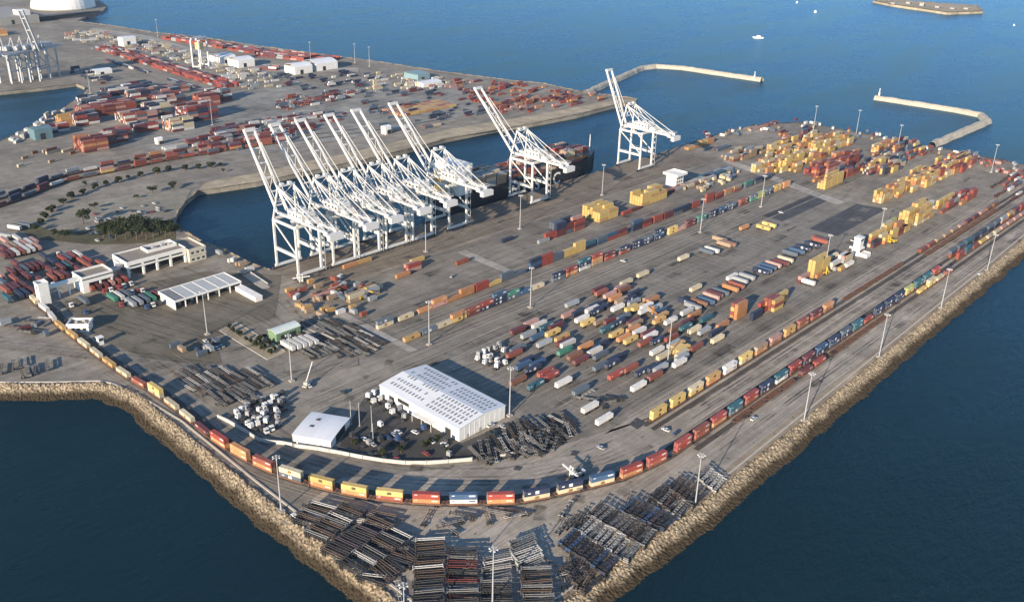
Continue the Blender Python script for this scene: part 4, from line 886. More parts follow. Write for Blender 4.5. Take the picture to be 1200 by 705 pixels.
for poly, keep, cs in [([(335, 335), (400, 325), (440, 345), (430, 372), (350, 376)], .34, 'grey slate tan rust ochre white'), ([(808, 160), (935, 142), (1000, 152), (1150, 185), (1130, 190), (990, 160), (930, 150), (820, 168)], .16, 'slate white grey maroon tan'), ([(240, 288), (262, 296), (300, 318), (285, 330), (262, 310), (240, 296)], .25, 'grey white tan slate'), ([(1140, 186), (1200, 196), (1220, 215), (1165, 205)], .2, 'maroon rust pink grey'), ([(800, 222), (845, 208), (865, 200), (860, 212), (815, 228)], .4, 'tan grey blue cream'), ([(0, 376), (70, 385), (60, 398), (0, 392)], .2, 'maroon grey dark'.replace('dark', 'slate')), ([(204, 408), (255, 402), (262, 418), (210, 424)], .25, 'grey slate tan')]:
    for x, y in field(poly, 6.6, 3.4, 1.0, keep): STUFF.append((x, y, SHEET_Z[0]+rs.choice((0, 1.1)), rs.choice((0., 0., pi/2, .5)), rs.choice((6.1, 4.5, 6.1)), rs.choice(cs.split())))
def flush_stuff():
    mats = {}; mb = MB(); order = []
    def mi(c):
        if c not in mats: mats[c] = len(order); order.append(paint(c))
        return mats[c]
    for x, y, z, a, L, c in STUFF:
        m = mi(c); mb.obox(x, y, z+.02, L-.12, CW-.1, CHT-.06, a, m)
        ca, sa = cos(a), sin(a)
        for s in (-1, 1):
            for u in (-1, 1): mb.obox(x+ca*u*(L/2-.08)-sa*s*(CW/2-.08), y+sa*u*(L/2-.08)+ca*s*(CW/2-.08), z, .16, .16, CHT, a, m)
        mb.obox(x-ca*(L/2-.05), y-sa*(L/2-.05), z+.25, .1, CW-.5, CHT-.5, a, m)
    o = mb.build('stacked_containers', order); tag(o, 'stacked and parked shipping containers too many to count across the terminals', 'containers', kind='stuff')
    mb = MB(); ks = list(CHM)
    for x, y, z, a, c in CHSTUFF:
        m = ks.index(c); ca, sa = cos(a), sin(a)
        for s in (-.55, .55): mb.obox(x-sa*s, y+ca*s, z+.85, 12.1, .16, .34, a, m)
        for u in (-6, -3, 0, 3, 6.05): mb.obox(x+ca*u, y+sa*u, z+.95, .25, 2.4 if abs(u) > 5 else 1.2, .3, a, m)
        for u in (-5., -3.7):
            for s in (-.9, .9): mb.obox(x+ca*u-sa*s, y+sa*u+ca*s, z+.02, .9, .5, .95, a, len(ks), .12)
        for s in (-.5, .5): mb.obox(x+ca*3.2-sa*s, y+sa*3.2+ca*s, z+.05, .2, .2, .85, a, len(ks))
    o = mb.build('stacked_chassis', [CHM[k] for k in ks]+[RUBBER]); tag(o, 'bare chassis heaped and stacked under and around the counted ones', 'chassis', kind='stuff')

# ------------------------------------------------------------------ BUILDINGS
def thing(name, label, cat, loc=(0, 0, 0), rz=0., group=None):
    o = obj(name, None, None, loc, rz); return tag(o, label, cat, group)
def part(name, mb, mats, parent): return mb.build(name, mats, parent)
def warehouse():
    x0, y0, x1, y1, e, rg = 273.2, 287.5, 306.2, 349.5, 7.4, 9.2; ym = (x0+x1)/2
    t = thing('warehouse', 'large white warehouse with rows of dark skylights in its roof', 'warehouse', (x0, y0, 0)); L, Wd = x1-x0, y1-y0
    mb = MB()
    th = .3
    for a, b in (((0, 0), (L, 0)), ((0, Wd), (L, Wd))):           # gable ends along X
        y = a[1]; s = 1 if y == 0 else -1
        for yy in (0, 1):
            pass
        f = [(0, y, 0), (L, y, 0), (L, y, e), (L/2, y, rg), (0, y, e)]; mb.face(f if s > 0 else f[::-1])
    for x, s in ((0, 1), (L, -1)):
        f = [(x, Wd, 0), (x, 0, 0), (x, 0, e), (x, Wd, e)]; mb.face(f if s > 0 else f[::-1])
    for k in range(1, 16):                                      # cladding ribs and pilasters
        y = Wd*k/16; mb.box(-.12, y-.12, 0, 0, y+.12, e-.1)
    for k in range(1, 9):
        x = L*k/9; mb.box(x-.1, -.1, 0, x+.1, 0, e-.1)
    part('wall', mb, WHITEP, t)
    mb = MB()
    for s in (0, 1):
        xa, xb = (-.4, L/2) if s == 0 else (L+.4, L/2)
        za, zb = e-.02, rg+.12
        c = [(xa, -.4, za), (xb, -.4, zb), (xb, Wd+.4, zb), (xa, Wd+.4, za)]
        c = c if s == 0 else c[::-1]
        mb.hexa([(*p[:2], p[2]-.1) for p in c]+[(*p[:2], p[2]+.14) for p in c])
    for k in range(1, 21):
        y = Wd*k/21
        for xa, xb, za, zb in ((-.4, L/2, e, rg+.14), (L/2, L+.4, rg+.14, e)): mb.bar((xa, y, za+.14), (xb, y, zb+.14), .06, .05)
    rf = part('roof', mb, ROOFW, t)
    def zr(x): return e+.14+(rg+.12-e)*(1-abs(x-L/2)/(L/2+.4))
    for bi, (ya, yb, cols) in enumerate(((2.5, 27, (2.5, 6.2, 9.9, 13.4, 19.5, 23.4, 27.2)), (33, 59.5, (4.2, 9.0, 14.2, 19.0, 23.6, 28.2)))):
        for c in cols:
            y = ya; k = 0
            while y < yb:
                if not (bi == 1 and rs.random() < .12):
                    sk = MB(); x = c
                    sk.hexa([(x, y, zr(x)+.02), (x+2.1, y, zr(x+2.1)+.02), (x+2.1, y+.95, zr(x+2.1)+.02), (x, y+.95, zr(x)+.02), (x, y, zr(x)+.16), (x+2.1, y, zr(x+2.1)+.16), (x+2.1, y+.95, zr(x+2.1)+.16), (x, y+.95, zr(x)+.16)])
                    SKY.append((sk, rf))
                y += 2.45
    if SKY:
        for sk, rf in SKY[:98]: part('skylight', sk, SKYL, rf)
        rest = MB()
        for sk, _ in SKY[98:]:
            k = len(rest.v); rest.v += sk.v; rest.f += [tuple(i+k for i in f) for f in sk.f]; rest.m += sk.m
        if rest.v: tag(part('skylights', rest, SKYL, rf), kind='stuff')
    for y, w, h in ((6, 4, 4.5), (20, 4.5, 4.8), (26, 4.5, 4.8), (38, 9, 2.2), (50, 4, 4.5)):
        mb = MB(); z0 = 3.6 if h < 3 else 0
        mb.box(-.16, y, z0, -.125, y+w, z0+h); d = part('door', mb, DARKIN if h < 5 else STEEL, t)
        f = MB(); f.box(-.22, y-.2, z0, -.165, y, z0+h+.2); f.box(-.22, y+w, z0, -.165, y+w+.2, z0+h+.2); f.box(-.22, y, z0+h, -.165, y+w, z0+h+.2); part('frame', f, GALV, d)
    for x in (5, 14, 22):
        mb = MB(); mb.box(x, -.16, .0, x+1.2, -.105, 2.2); part('door', mb, GALV, t)
    mb = MB(); mb.box(-4.5, 16, 4.6, -.2, 31, 4.9); 
    for y in (16.3, 23.5, 30.7): mb.box(-4.4, y-.1, 0, -4.2, y+.1, 4.6)
    part('canopy', mb, WHITEP, t)
    mb = MB()
    for x, y in ((10, 12), (22, 30), (12, 45)): mb.box(x, y, zr(x)-.2, x+1.6, y+1.6, zr(x)+1.1)
    part('roof_vent', mb, GALV, rf) if False else None
SKY = []
SKYL = mat('dirty_skylight', (.19, .20, .215), .45, .4, .3)
warehouse()

def arch_shed():
    a = at(343.5, 518.5); b = at(388, 526); d = (b-a).xy; Wd = d.length; ang = math.atan2(d.y, d.x); L = 23.; e, rg = 4.4, 5.0
    t = thing('arched_shed', 'white shed with a curved roof beside the white barrier', 'shed', (a.x, a.y, 0), ang)
    n = 14; mb = MB()
    prof = [(L*i/n, e+(rg-e)*(1-((i/n-.5)*2)**2)) for i in range(n+1)]       # arch runs front to back
    for x, s in ((0, 1), (Wd, -1)):
        f = [(x, 0, 0)]+[(x, y, z) for y, z in prof]+[(x, L, 0)]; mb.face(f if s > 0 else f[::-1])
    mb.face([(0, 0, 0), (Wd, 0, 0), (Wd, 0, e), (0, 0, e)]); mb.face([(Wd, L, 0), (0, L, 0), (0, L, e), (Wd, L, e)])
    for k in range(1, 7): mb.box(Wd*k/7-.08, -.1, 0, Wd*k/7+.08, 0, e)
    part('wall', mb, WHITEP, t)
    mb = MB()
    for (y, z), (y2, z2) in zip(prof, prof[1:]):
        mb.hexa([(-.5, y, z+.02), (Wd+.5, y, z+.02), (Wd+.5, y2, z2+.02), (-.5, y2, z2+.02), (-.5, y, z+.22), (Wd+.5, y, z+.22), (Wd+.5, y2, z2+.22), (-.5, y2, z2+.22)])
    rf = part('roof', mb, ROOFW, t)
    for x, y in ((5, 8.5), (5.5, 15.)):
        mb = MB(); mb.box(x, y, rg-.7, x+2, y+1.2, rg+.55); part('roof_vent', mb, STEEL, rf)
    mb = MB(); mb.box(Wd, 6, .02, Wd+.06, 17, 4.6); part('door', mb, DARKIN, t)
arch_shed()

def green_shed():
    x0, y0, L, Wd, e, rg = 269.3, 442., 17., 9., 6.0, 7.4
    t = thing('green_shed', 'green metal shed with a pale rounded roof beside the planted island', 'shed', (x0, y0, 0)); G = mat('green_cladding', (.16, .24, .14), .55, .15, .4, grime=.2); n = 8
    prof = [(Wd*i/n, e+(rg-e)*(1-((i/n-.5)*2)**2)) for i in range(n+1)]; mb = MB()
    for x, s in ((0, 1), (L, -1)):
        f = [(x, 0, 0)]+[(x, y, z) for y, z in prof]+[(x, Wd, 0)]; mb.face(f[::-1] if s > 0 else f)
    mb.face([(0, 0, 0), (L, 0, 0), (L, 0, e), (0, 0, e)]); mb.face([(L, Wd, 0), (0, Wd, 0), (0, Wd, e), (L, Wd, e)])
    for k in range(1, 9): mb.box(L*k/9-.08, -.1, 0, L*k/9+.08, 0, e)
    part('wall', mb, G, t); mb = MB()
    for (y, z), (y2, z2) in zip(prof, prof[1:]): mb.hexa([(-.5, y, z), (L+.5, y, z), (L+.5, y2, z2), (-.5, y2, z2), (-.5, y, z+.2), (L+.5, y, z+.2), (L+.5, y2, z2+.2), (-.5, y2, z2+.2)])
    part('roof', mb, mat('pale_green_roof', (.58, .63, .58), .5, .12, .3), t)
    for x in (3, 9): mb = MB(); mb.box(x, -.16, 0, x+4.5, -.105, 4.4); part('door', mb, DARKIN, t)
green_shed()

def gate_building():
    t = thing('gate_building', 'long white office raised on columns over the truck lanes', 'building', (252.5, 597, 0)); L, Wd, z0, z1 = 44., 22., 6.2, 11.6
    mb = MB(); mb.box(0, 0, z0, L, Wd, z1-1.2)
    for a in ((0, 0, L, .4), (0, Wd-.4, L, Wd), (0, .4, .4, Wd-.4), (L-.4, .4, L, Wd-.4)): mb.box(a[0], a[1], z1-1.2, a[2], a[3], z1)
    part('wall', mb, WHITEP, t)
    mb = MB(); mb.box(.42, .42, z1-1.19, L-.42, Wd-.42, z1-1.0); part('roof', mb, mat('roof_gravel', (.25, .22, .18), .9, .2, .4), t)
    mb = MB()
    for q in ((20, 9, 42, 9.5), (20, 19.5, 42, 20), (20, 9.5, 20.5, 19.5), (41.5, 9.5, 42, 19.5)): mb.box(q[0], q[1], z1-1, q[2], q[3], z1+1.2)
    part('roof_screen', mb, WHITEP, t)
    for x, y in ((26, 14), (33, 14.5), (38, 13)): mb = MB(); mb.box(x, y, z1-1, x+3, y+2.4, z1+.7); mb.tube((x+1.5, y+1.2, z1+.7), (x+1.5, y+1.2, z1+.95), .8, n=10); part('rooftop_unit', mb, GALV, t)
    for x in (0, 10.6, 20.8, 31.0, 42.2):
        for y in (.2, Wd-1.8): mb = MB(); mb.box(x+.2, y, 0, x+1.6, y+1.5, z0-.003); part('column', mb, WHITEP, t)
    for x in (1.5, 12, 22.5, 32.5): mb = MB(); mb.box(x, -.05, 7.6, x+8.4, -.003, 8.7); part('window', mb, GLASS, t)
    mb = MB(); mb.box(-.05, 4, 8, -.003, 9, 9); part('window', mb, GLASS, t); mb = MB(); mb.box(-.05, 11, 8, -.003, 18, 9); part('window', mb, GLASS, t)
    for x in (4, 14.5, 25, 35): mb = MB(); mb.box(x, 8, .0, x+2, 11, 2.8); mb.box(x-.3, 7.6, 2.8, x+2.3, 11.4, 3.0); b = part('lane_booth', mb, WHITEP, t); g = MB(); g.box(x+.2, 7.95, 1.1, x+1.8, 7.997, 2.2); part('window', g, GLASS, b)
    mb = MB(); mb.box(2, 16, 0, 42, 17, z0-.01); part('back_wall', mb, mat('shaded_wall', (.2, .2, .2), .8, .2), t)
    # lower annex
    t2 = thing('gate_annex', 'two storey pale annex at the water end of the long gate office', 'building', (297, 594, 0)); mb = MB(); mb.box(0, 0, 0, 13, 24, 8.8)
    for a in ((-.3, -.3, 13.3, .2), (-.3, 23.8, 13.3, 24.3), (-.3, .2, .2, 23.8), (12.8, .2, 13.3, 23.8)): mb.box(a[0], a[1], 8.8, a[2], a[3], 10.3)
    mb.box(-.4, -.45, 5.0, 13.4, -.003, 5.6); part('wall', mb, mat('annex_wall', (.5, .46, .38), .7, .15, .3, grime=.2), t2)
    mb = MB(); mb.box(.22, .22, 8.81, 12.78, 23.78, 8.95); part('roof', mb, mat('roof_gravel', (.25, .22, .18)), t2)
    for x in (1.5, 5.5, 9.5):
        for z in (1.2, 6.2): mb = MB(); mb.box(x, -.06, z, x+2.2, -.003, z+1.6); part('window', mb, GLASS, t2)
gate_building()

def small_gate():
    a = at(98.7, 344); x0, y0 = a.x, a.y
    t = thing('lane_office', 'small white office block over the left truck lanes', 'building', (x0, y0, 0)); L, Wd = 21., 15.; mb = MB()
    mb.box(0, 0, 6.5, L, Wd, 8.8)
    for q in ((0, 0, L, .4), (0, Wd-.4, L, Wd), (0, .4, .4, Wd-.4), (L-.4, .4, L, Wd-.4)): mb.box(q[0], q[1], 9.8, q[2], q[3], 11.4)
    mb.box(.3, .3, 8.8, L-.3, Wd-.3, 9.8); mb.box(0, 0, 0, 4.2, Wd, 6.5); part('wall', mb, WHITEP, t)
    mb = MB(); mb.box(.2, .24, 8.85, L-.2, .297, 9.75); part('window', mb, GLASS, t); mb = MB(); mb.box(.42, .42, 9.81, L-.42, Wd-.42, 9.95); part('roof', mb, mat('roof_gravel', (.25, .22, .18)), t)
    for x in (12, 20): mb = MB(); mb.box(x-.5, .2, 0, x+.5, 1.2, 6.497); part('column', mb, WHITEP, t)
    # overhead beam to the tower
    c = at(52.5, 355); t2 = thing('gate_tower', 'square white tower at the left end of the gate beam', 'tower', (c.x, c.y, 0)); mb = MB(); mb.box(-3.2, -3.2, 0, 3.2, 3.2, 14.0)
    for q in ((-3.4, -3.4, 3.4, -3), (-3.4, 3, 3.4, 3.4), (-3.4, -3, -3, 3), (3, -3, 3.4, 3)): mb.box(q[0], q[1], 14, q[2], q[3], 15.2)
    part('wall', mb, WHITEP, t2); mb = MB(); mb.box(-3.25, -1, 11, -3.203, 1, 12.6); part('window', mb, GLASS, t2)
    p = Vector((c.x+3.6, c.y+1.5, 9.6)); q = Vector((x0-.2, y0+4.5, 9.6)); t3 = thing('gate_beam', 'long white overhead beam between the tower and the lane office', 'beam', (0, 0, 0)); mb = MB(); mb.bar(p, q, 2.6, 2.4); part('beam_box', mb, WHITEP, t3)
    mb = MB()
    for k in (.33, .66): m = p.lerp(q, k); mb.box(m.x-.4, m.y-.4, 0, m.x+.4, m.y+.4, 8.3)
    part('post', mb, WHITEP, t3)
    p = Vector((x0+L+.2, y0+6, 8.2)); q = Vector((252, 604, 8.2)); t4 = thing('gate_beam', 'grey overhead beam joining the lane office and the long office', 'beam'); mb = MB(); mb.bar(p, q, 3, 1.8); part('beam_box', mb, mat('grey_cladding', (.35, .36, .37), .6, .15), t4)
small_gate()

def canopy():
    t = thing('inspection_canopy', 'low flat white canopy with panelled roof beside the plaza', 'canopy', (249.4, 526.5, 0)); L, Wd, z = 48.5, 22., 6.2; mb = MB()
    mb.box(0, 0, z-.9, L, Wd, z-.2)
    for q in ((0, 0, L, .6), (0, Wd-.6, L, Wd), (0, .6, .6, Wd-.6), (L-.6, .6, L, Wd-.6)): mb.box(q[0], q[1], z-.2, q[2], q[3], z+.3)
    for k in range(1, 6): x = L*k/6; mb.box(x-.35, .6, z-.2, x+.35, Wd-.6, z+.12)
    part('roof', mb, WHITEP, t)
    pm = mat('translucent_roof_panel', (.42, .43, .41), .5, .12, .2); pd = mat('worn_dark_roof_panel', (.20, .20, .20), .6, .2, .2)
    for k in range(6):
        xa, xb = L*k/6+(.62 if k == 0 else .37), L*(k+1)/6-(.62 if k == 5 else .37); mb = MB(); mb.box(xa, .62, z-.19, xb, Wd-.62, z-.05); part('roof_panel', mb, pd if k == 0 else pm, t)
    mb = MB(); mb.box(.02, .02, 0, .5, Wd-.02, z-.91); mb.box(.5, Wd-.6, 0, L-.02, Wd-.02, z-.91); part('wall', mb, WHITEP, t)
    for k in range(1, 7): mb = MB(); mb.box(L*k/6-.8, .4, 0, L*k/6-.2, 1.0, z-.903); part('column', mb, WHITEP, t)
    for k in range(5): mb = MB(); mb.box(5+k*9, 6, 0, 7+k*9, 12, 2.6); part('lane_booth', mb, GALV, t)
canopy()

def kiosk():
    p = at(95, 386); t = thing('scale_house', 'small white flat roofed kiosk beside the passing train', 'kiosk', (p.x, p.y, 0), -.72); mb = MB(); mb.box(-6, -4, 0, 6, 4, 4.4)
    for q in ((-6.6, -4.6, 6.6, -3.9), (-6.6, 3.9, 6.6, 4.6), (-6.6, -3.9, -5.9, 3.9), (5.9, -3.9, 6.6, 3.9)): mb.box(q[0], q[1], 4.4, q[2], q[3], 5.9)
    part('wall', mb, WHITEP, t); mb = MB(); mb.box(-5.88, -3.88, 4.41, 5.88, 3.88, 4.6); part('roof', mb, mat('roof_gravel', (.25, .22, .18)), t)
    for x in (-4.5, -1, 2.5): mb = MB(); mb.box(x, -4.06, 1.3, x+2.2, -4.003, 2.8); part('window', mb, GLASS, t)
    for x, y in ((-3, 0), (1, 1.4), (3, -1.5)): mb = MB(); mb.box(x, y, 4.61, x+1.6, y+1.2, 5.5); part('rooftop_unit', mb, GALV, t)
    p = at(118, 403); t = thing('guard_booth', 'slim white booth on the plaza beside the kiosk', 'booth', (p.x, p.y, 0)); mb = MB(); mb.box(-1.5, -1.5, 0, 1.5, 1.5, 4.6); mb.box(-1.9, -1.9, 4.6, 1.9, 1.9, 5.0); part('wall', mb, WHITEP, t); mb = MB(); mb.box(-1.2, -1.56, 2.6, 1.2, -1.503, 4.2); part('window', mb, GLASS, t)
kiosk()

def control_tower():
    t = thing('control_building', 'white flat topped control building on the wharf behind yellow stacks', 'building', (711, 457, 0)); mb = MB(); L, Wd = 15., 14.
    mb.box(1.5, 1.5, 0, L-1.5, Wd-1.5, 11.8); part('wall', mb, WHITEP, t)
    mb = MB(); mb.box(-1, -1, 11.82, L+1, Wd+1, 12.6)
    for q in ((-1, -1, L+1, -.6), (-1, Wd+.6, L+1, Wd+1), (-1, -.6, -.6, Wd+.6), (L+.6, -.6, L+1, Wd+.6)): mb.box(q[0], q[1], 12.6, q[2], q[3], 14.0)
    part('roof', mb, WHITEP, t)
    for z in (2, 5, 8.4):
        for x in (3, 6.3, 9.6): mb = MB(); mb.box(x, 1.44, z, x+2, 1.497, z+1.7); part('window', mb, GLASS, t)
    mb = MB()
    for z in (3.5, 7): mb.box(L-1.5, 2, z, L+.2, Wd-2, z+.3)
    part('balcony', mb, GALV, t)
control_tower()
def yard_crane_white():
    p = at(1009, 299); t = thing('white_yard_machine', 'tall white yard machine house with stepped front beside yellow stacks', 'machine', (p.x, p.y, 0)); mb = MB()
    mb.box(-4.5, 0, 0, 4.5, 6, 6); mb.box(-3.6, -6, 0, 3.6, -.01, 2.4); part('base', mb, WHITEP, t)
    mb = MB(); mb.box(-3.2, 1, 6.01, 3.2, 6, 13.5); mb.box(-3.6, .6, 13.5, 3.6, 6.4, 14.2); part('tower', mb, WHITEP, t)
    mb = MB(); mb.box(-2.5, .94, 11.2, 2.5, .997, 12.8); part('window', mb, GLASS, t); mb = MB(); mb.box(-3.9, -.06, 3, 3.9, -.003, 4.6); part('window', mb, DARKIN, t)
    mb = MB(); mb.tube((-2, 3, 14.2), (-2, 3, 17.5), .12); mb.box(-3.4, -5.8, 2.41, -3.2, -.2, 3.4); mb.box(3.2, -5.8, 2.41, 3.4, -.2, 3.4); part('railing', mb, GALV, t)
yard_crane_white()
def simple_hall(px, py, L, Wd, H, label, cat='building', m=None, ang=0., name='storage_hall', ridge=1.2):
    p = at(px, py); t = thing(name, label, cat, (p.x, p.y, 0), ang); mb = MB(); mb.box(0, 0, 0, L, Wd, H)
    for k in range(1, int(L/4)): mb.box(k*4-.1, -.12, 0, k*4+.1, -.003, H)
    part('wall', mb, m or WHITEP, t); mb = MB(); n = 6
    for i in range(n):
        a, b = i/n, (i+1)/n; f = lambda u: H+ridge*(1-(2*u-1)**2)
        mb.hexa([(-.4, Wd*a, f(a)+.01), (L+.4, Wd*a, f(a)+.01), (L+.4, Wd*b, f(b)+.01), (-.4, Wd*b, f(b)+.01), (-.4, Wd*a, f(a)+.3), (L+.4, Wd*a, f(a)+.3), (L+.4, Wd*b, f(b)+.3), (-.4, Wd*b, f(b)+.3)])
    part('roof', mb, ROOFW if m is None else m, t)
    mb = MB(); mb.box(L*.3, -.2, 0, L*.3+5, -.13, H*.6); part('door', mb, DARKIN, t)
simple_hall(258, 76, 27, 30, 10, 'white storage hall left of the far trio, behind red containers', ridge=3)
simple_hall(280, 80, 27, 30, 10, 'white storage hall close right of the first far hall', ridge=3)
simple_hall(346, 88, 30, 26, 10, 'rounded white storage hall at the end of the far red rows', ridge=4); simple_hall(371, 84, 38, 34, 10, 'long rounded white storage hall, rightmost of the far halls', ridge=4)
simple_hall(145, 55, 22, 18, 13, 'small white building on the far terminal road')
simple_hall(112, 88, 24, 16, 5, 'low white shed near the head of the small basin'); simple_hall(490, 96, 22, 30, 9, 'teal roofed shed on the far terminal point', m=mat('teal_cladding', (.20, .30, .32), .5, .15)); simple_hall(496, 103, 34, 18, 5, 'long white shed in front of the teal shed')
simple_hall(42, 165, 18, 15, 11, 'teal blue box building beside the small far basin', m=mat('teal_blue', (.12, .20, .23), .5, .15)); simple_hall(452, 158, 8, 8, 8, 'small cream tower building on the channel shore')
simple_hall(185, 170, 6, 6, 6, 'small white hut on the grey lot below far stacks'); simple_hall(0, 30, 70, 150, 13, 'long dark roofed quay shed at the far upper left', m=mat('dusty_cladding', (.30, .29, .26), .7, .2))
for i, (px, py) in enumerate(((1048, 5.5), (1066, 5.5), (1082, 8), (1100, 10), (1118, 11.5), (1134, 12))): simple_hall(px, py, (14, 22, 12, 26, 16, 18)[i], 10, (4, 6, 9, 5, 4, 5)[i], '%s low grey hut from the left on the far small island' % nth(i+1), m=mat('weathered_hut', (.34, .33, .30), .7, .2), name='island_hut')
def dome():
    p = at(74, 12); t = thing('white_dome', 'huge white domed hall on the far quay cut by the picture top', 'dome', (p.x+20, p.y+45, 0)); n, k = 40, 12; mb = MB(); Rr = 62.
    for j in range(k):
        for i in range(n):
            q = []
            for jj, ii in ((j, i), (j, i+1), (j+1, i+1), (j+1, i)):
                a, e = 2*pi*ii/n, pi/2*jj/k; q.append((Rr*cos(e)*cos(a), Rr*cos(e)*sin(a), 1.5+Rr*.72*sin(e)))
            mb.face(q)
    part('shell', mb, WHITEP, t); mb = MB(); mb.tube((0, 0, 0), (0, 0, 1.6), Rr+1, n=40); part('base', mb, mat('dusty_cladding', (.3, .29, .26)), t)
    p = at(70, 22); t = thing('moored_barge', 'long dark moored vessel beside the white dome', 'ship', (p.x, p.y, -4), .1); mb = MB(); L = 170
    mb.hexa([(-L/2, -12, -1), (L/2-25, -12, -1), (L/2-25, 12, -1), (-L/2, 12, -1), (-L/2, -15, 12), (L/2, -4, 12), (L/2, 4, 12), (-L/2, 15, 12)]); part('hull', mb, mat('hull_dark', (.035, .04, .045), .5, .2, .1), t)
    mb = MB(); mb.box(-L/2+5, -12, 12.01, -L/2+25, 12, 26); part('deckhouse', mb, WHITEP, t)
dome()
def rubber_crane():
    p = at(236, 79); t = thing('gantry_crane', 'yellow and white gantry crane standing among the far red rows', 'crane', (p.x, p.y, 0), .5)
    Y = mat('gantry_yellow', (.55, .42, .18), .5, .15)
    for x in (-11, 11):
        for y in (-6, 6): mb = MB(); mb.box(x-.9, y-.9, 0, x+.9, y+.9, 40); part('leg', mb, CRANE, t)
        mb = MB(); mb.box(x-.9, -7, 2, x+.9, 7, 3.6); part('sill_beam', mb, CRANE, t)
    mb = MB(); mb.box(-13, -5, 40.01, 13, -3, 43); mb.box(-13, 3, 40.01, 13, 5, 43); part('girder', mb, CRANE, t)
    mb = MB(); mb.box(-5, -4, 26, 5, 4, 36); part('trolley_house', mb, Y, t)
rubber_crane()
def small_cranes(up, spots):
    """distant row of wharf cranes on the far left quay"""
    r = obj('quay_crane', None)
    for sx in (-8, 8):
        for y in (0, -24): mb = MB(); mb.bar((sx, y, 0), (sx, y, 38), 1.8); mb.build('leg', CRANE2, r)
        mb = MB(); mb.bar((sx, 0, 15), (sx, -24, 15), 1.5); mb.bar((sx, 0, 37), (sx, -24, 16), .8); mb.build('brace', CRANE2, r)
        mb = MB(); mb.bar((sx*.4, 6, 39), (sx*.4, -45, 39), 1.6, 2.8); mb.build('girder', CRANE2, r)
    mb = MB(); mb.box(-5, -24, 41, 5, -6, 46); mb.build('machinery_house', CRANE2, r)
    mb = MB(); ty, tz = (24, 92) if up else (52, 41)
    for sx in (-3, 3): mb.bar((sx, 5, 40), (sx, ty, tz), 1.5, 2.4)
    for k in (.2, .5, .8, 1.): mb.bar((-3, 5+(ty-5)*k, 40+(tz-40)*k), (3, 5+(ty-5)*k, 40+(tz-40)*k), 1.2)
    mb.build('boom', CRANE2, r); mb = MB(); mb.bar((-6, 0, 38), (0, -4, 58), 1); mb.bar((6, 0, 38), (0, -4, 58), 1); mb.build('apex_frame', CRANE2, r)
    pr = Proto(r)
    for i, (px, py, ang) in enumerate(spots):
        p = at(px, py); pr.place((p.x, p.y, 0), ang, ('grey wharf crane with raised boom on the far small basin' if up else '%s grey wharf crane with lowered boom from the left on the far small basin' % nth(i+1)), 'crane', 'grey cranes on the far quay')
small_cranes(True, ((52, 93, 2.2),))
small_cranes(False, ((8, 98, 2.2), (20, 97, 2.2), (30, 96, 2.2), (41, 95, 2.2)))
BARR = mat('barrier_concrete', (.52, .49, .43), .8, .2, .3, grime=.2)
def barrier():
    pts = [at(*q) for q in zz(0, 0, 1, [(255, 489), (268, 495), (283, 504), (293, 510), (303, 516.5), (316, 519), (330, 520), (343, 522.5)])]
    t = thing('barrier_wall', 'long white curved barrier wall inside the train curve', 'wall'); mb = MB(); strip(mb, pts, .5, 0, 1.9); part('wall_panel', mb, BARR, t)
    pts = [at(*q) for q in [(345, 523.5), (372, 527), (400, 532), (425, 537), (450, 541), (475, 543.5), (500, 543.5), (525, 542), (553, 539.5)]]
    mb = MB(); strip(mb, pts, .5, 0, 1.9); part('wall_panel', mb, BARR, t)
    mb = MB()
    for p in resample([q.xy for q in pts], 6): mb.box(p.x-.35, p.y-.35, 0, p.x+.35, p.y+.35, 2.1)
    part('post', mb, CONC, t)
    t = thing('barrier_wall', 'short pale barrier right of the dark heap below the warehouse', 'wall'); mb = MB(); strip(mb, [at(586, 535), at(612, 530)], .5, 0, 1.4); part('wall_panel', mb, BARR, t)
    t = thing('long_low_shed', 'long low white shed between the canopy and the cranes', 'shed'); a, b = at(280, 340), at(304, 353); mb = MB(); strip(mb, [a, b], 5, 0, 3.2); part('wall', mb, WHITEP, t)
    mb = MB(); strip(mb, [a, b], 5.6, 3.22, .3); part('roof', mb, WHITEP, t)
    t = thing('jetty', 'grey boat jetty with white rails behind the canopy', 'jetty'); mb = MB(); strip(mb, [at(283, 318), at(312, 338)], 6, 0.1, .5); part('deck', mb, CONC, t); mb = MB(); strip(mb, [at(287, 316), at(314, 334)], .3, .6, 1.1); part('railing', mb, GALV, t)
barrier()

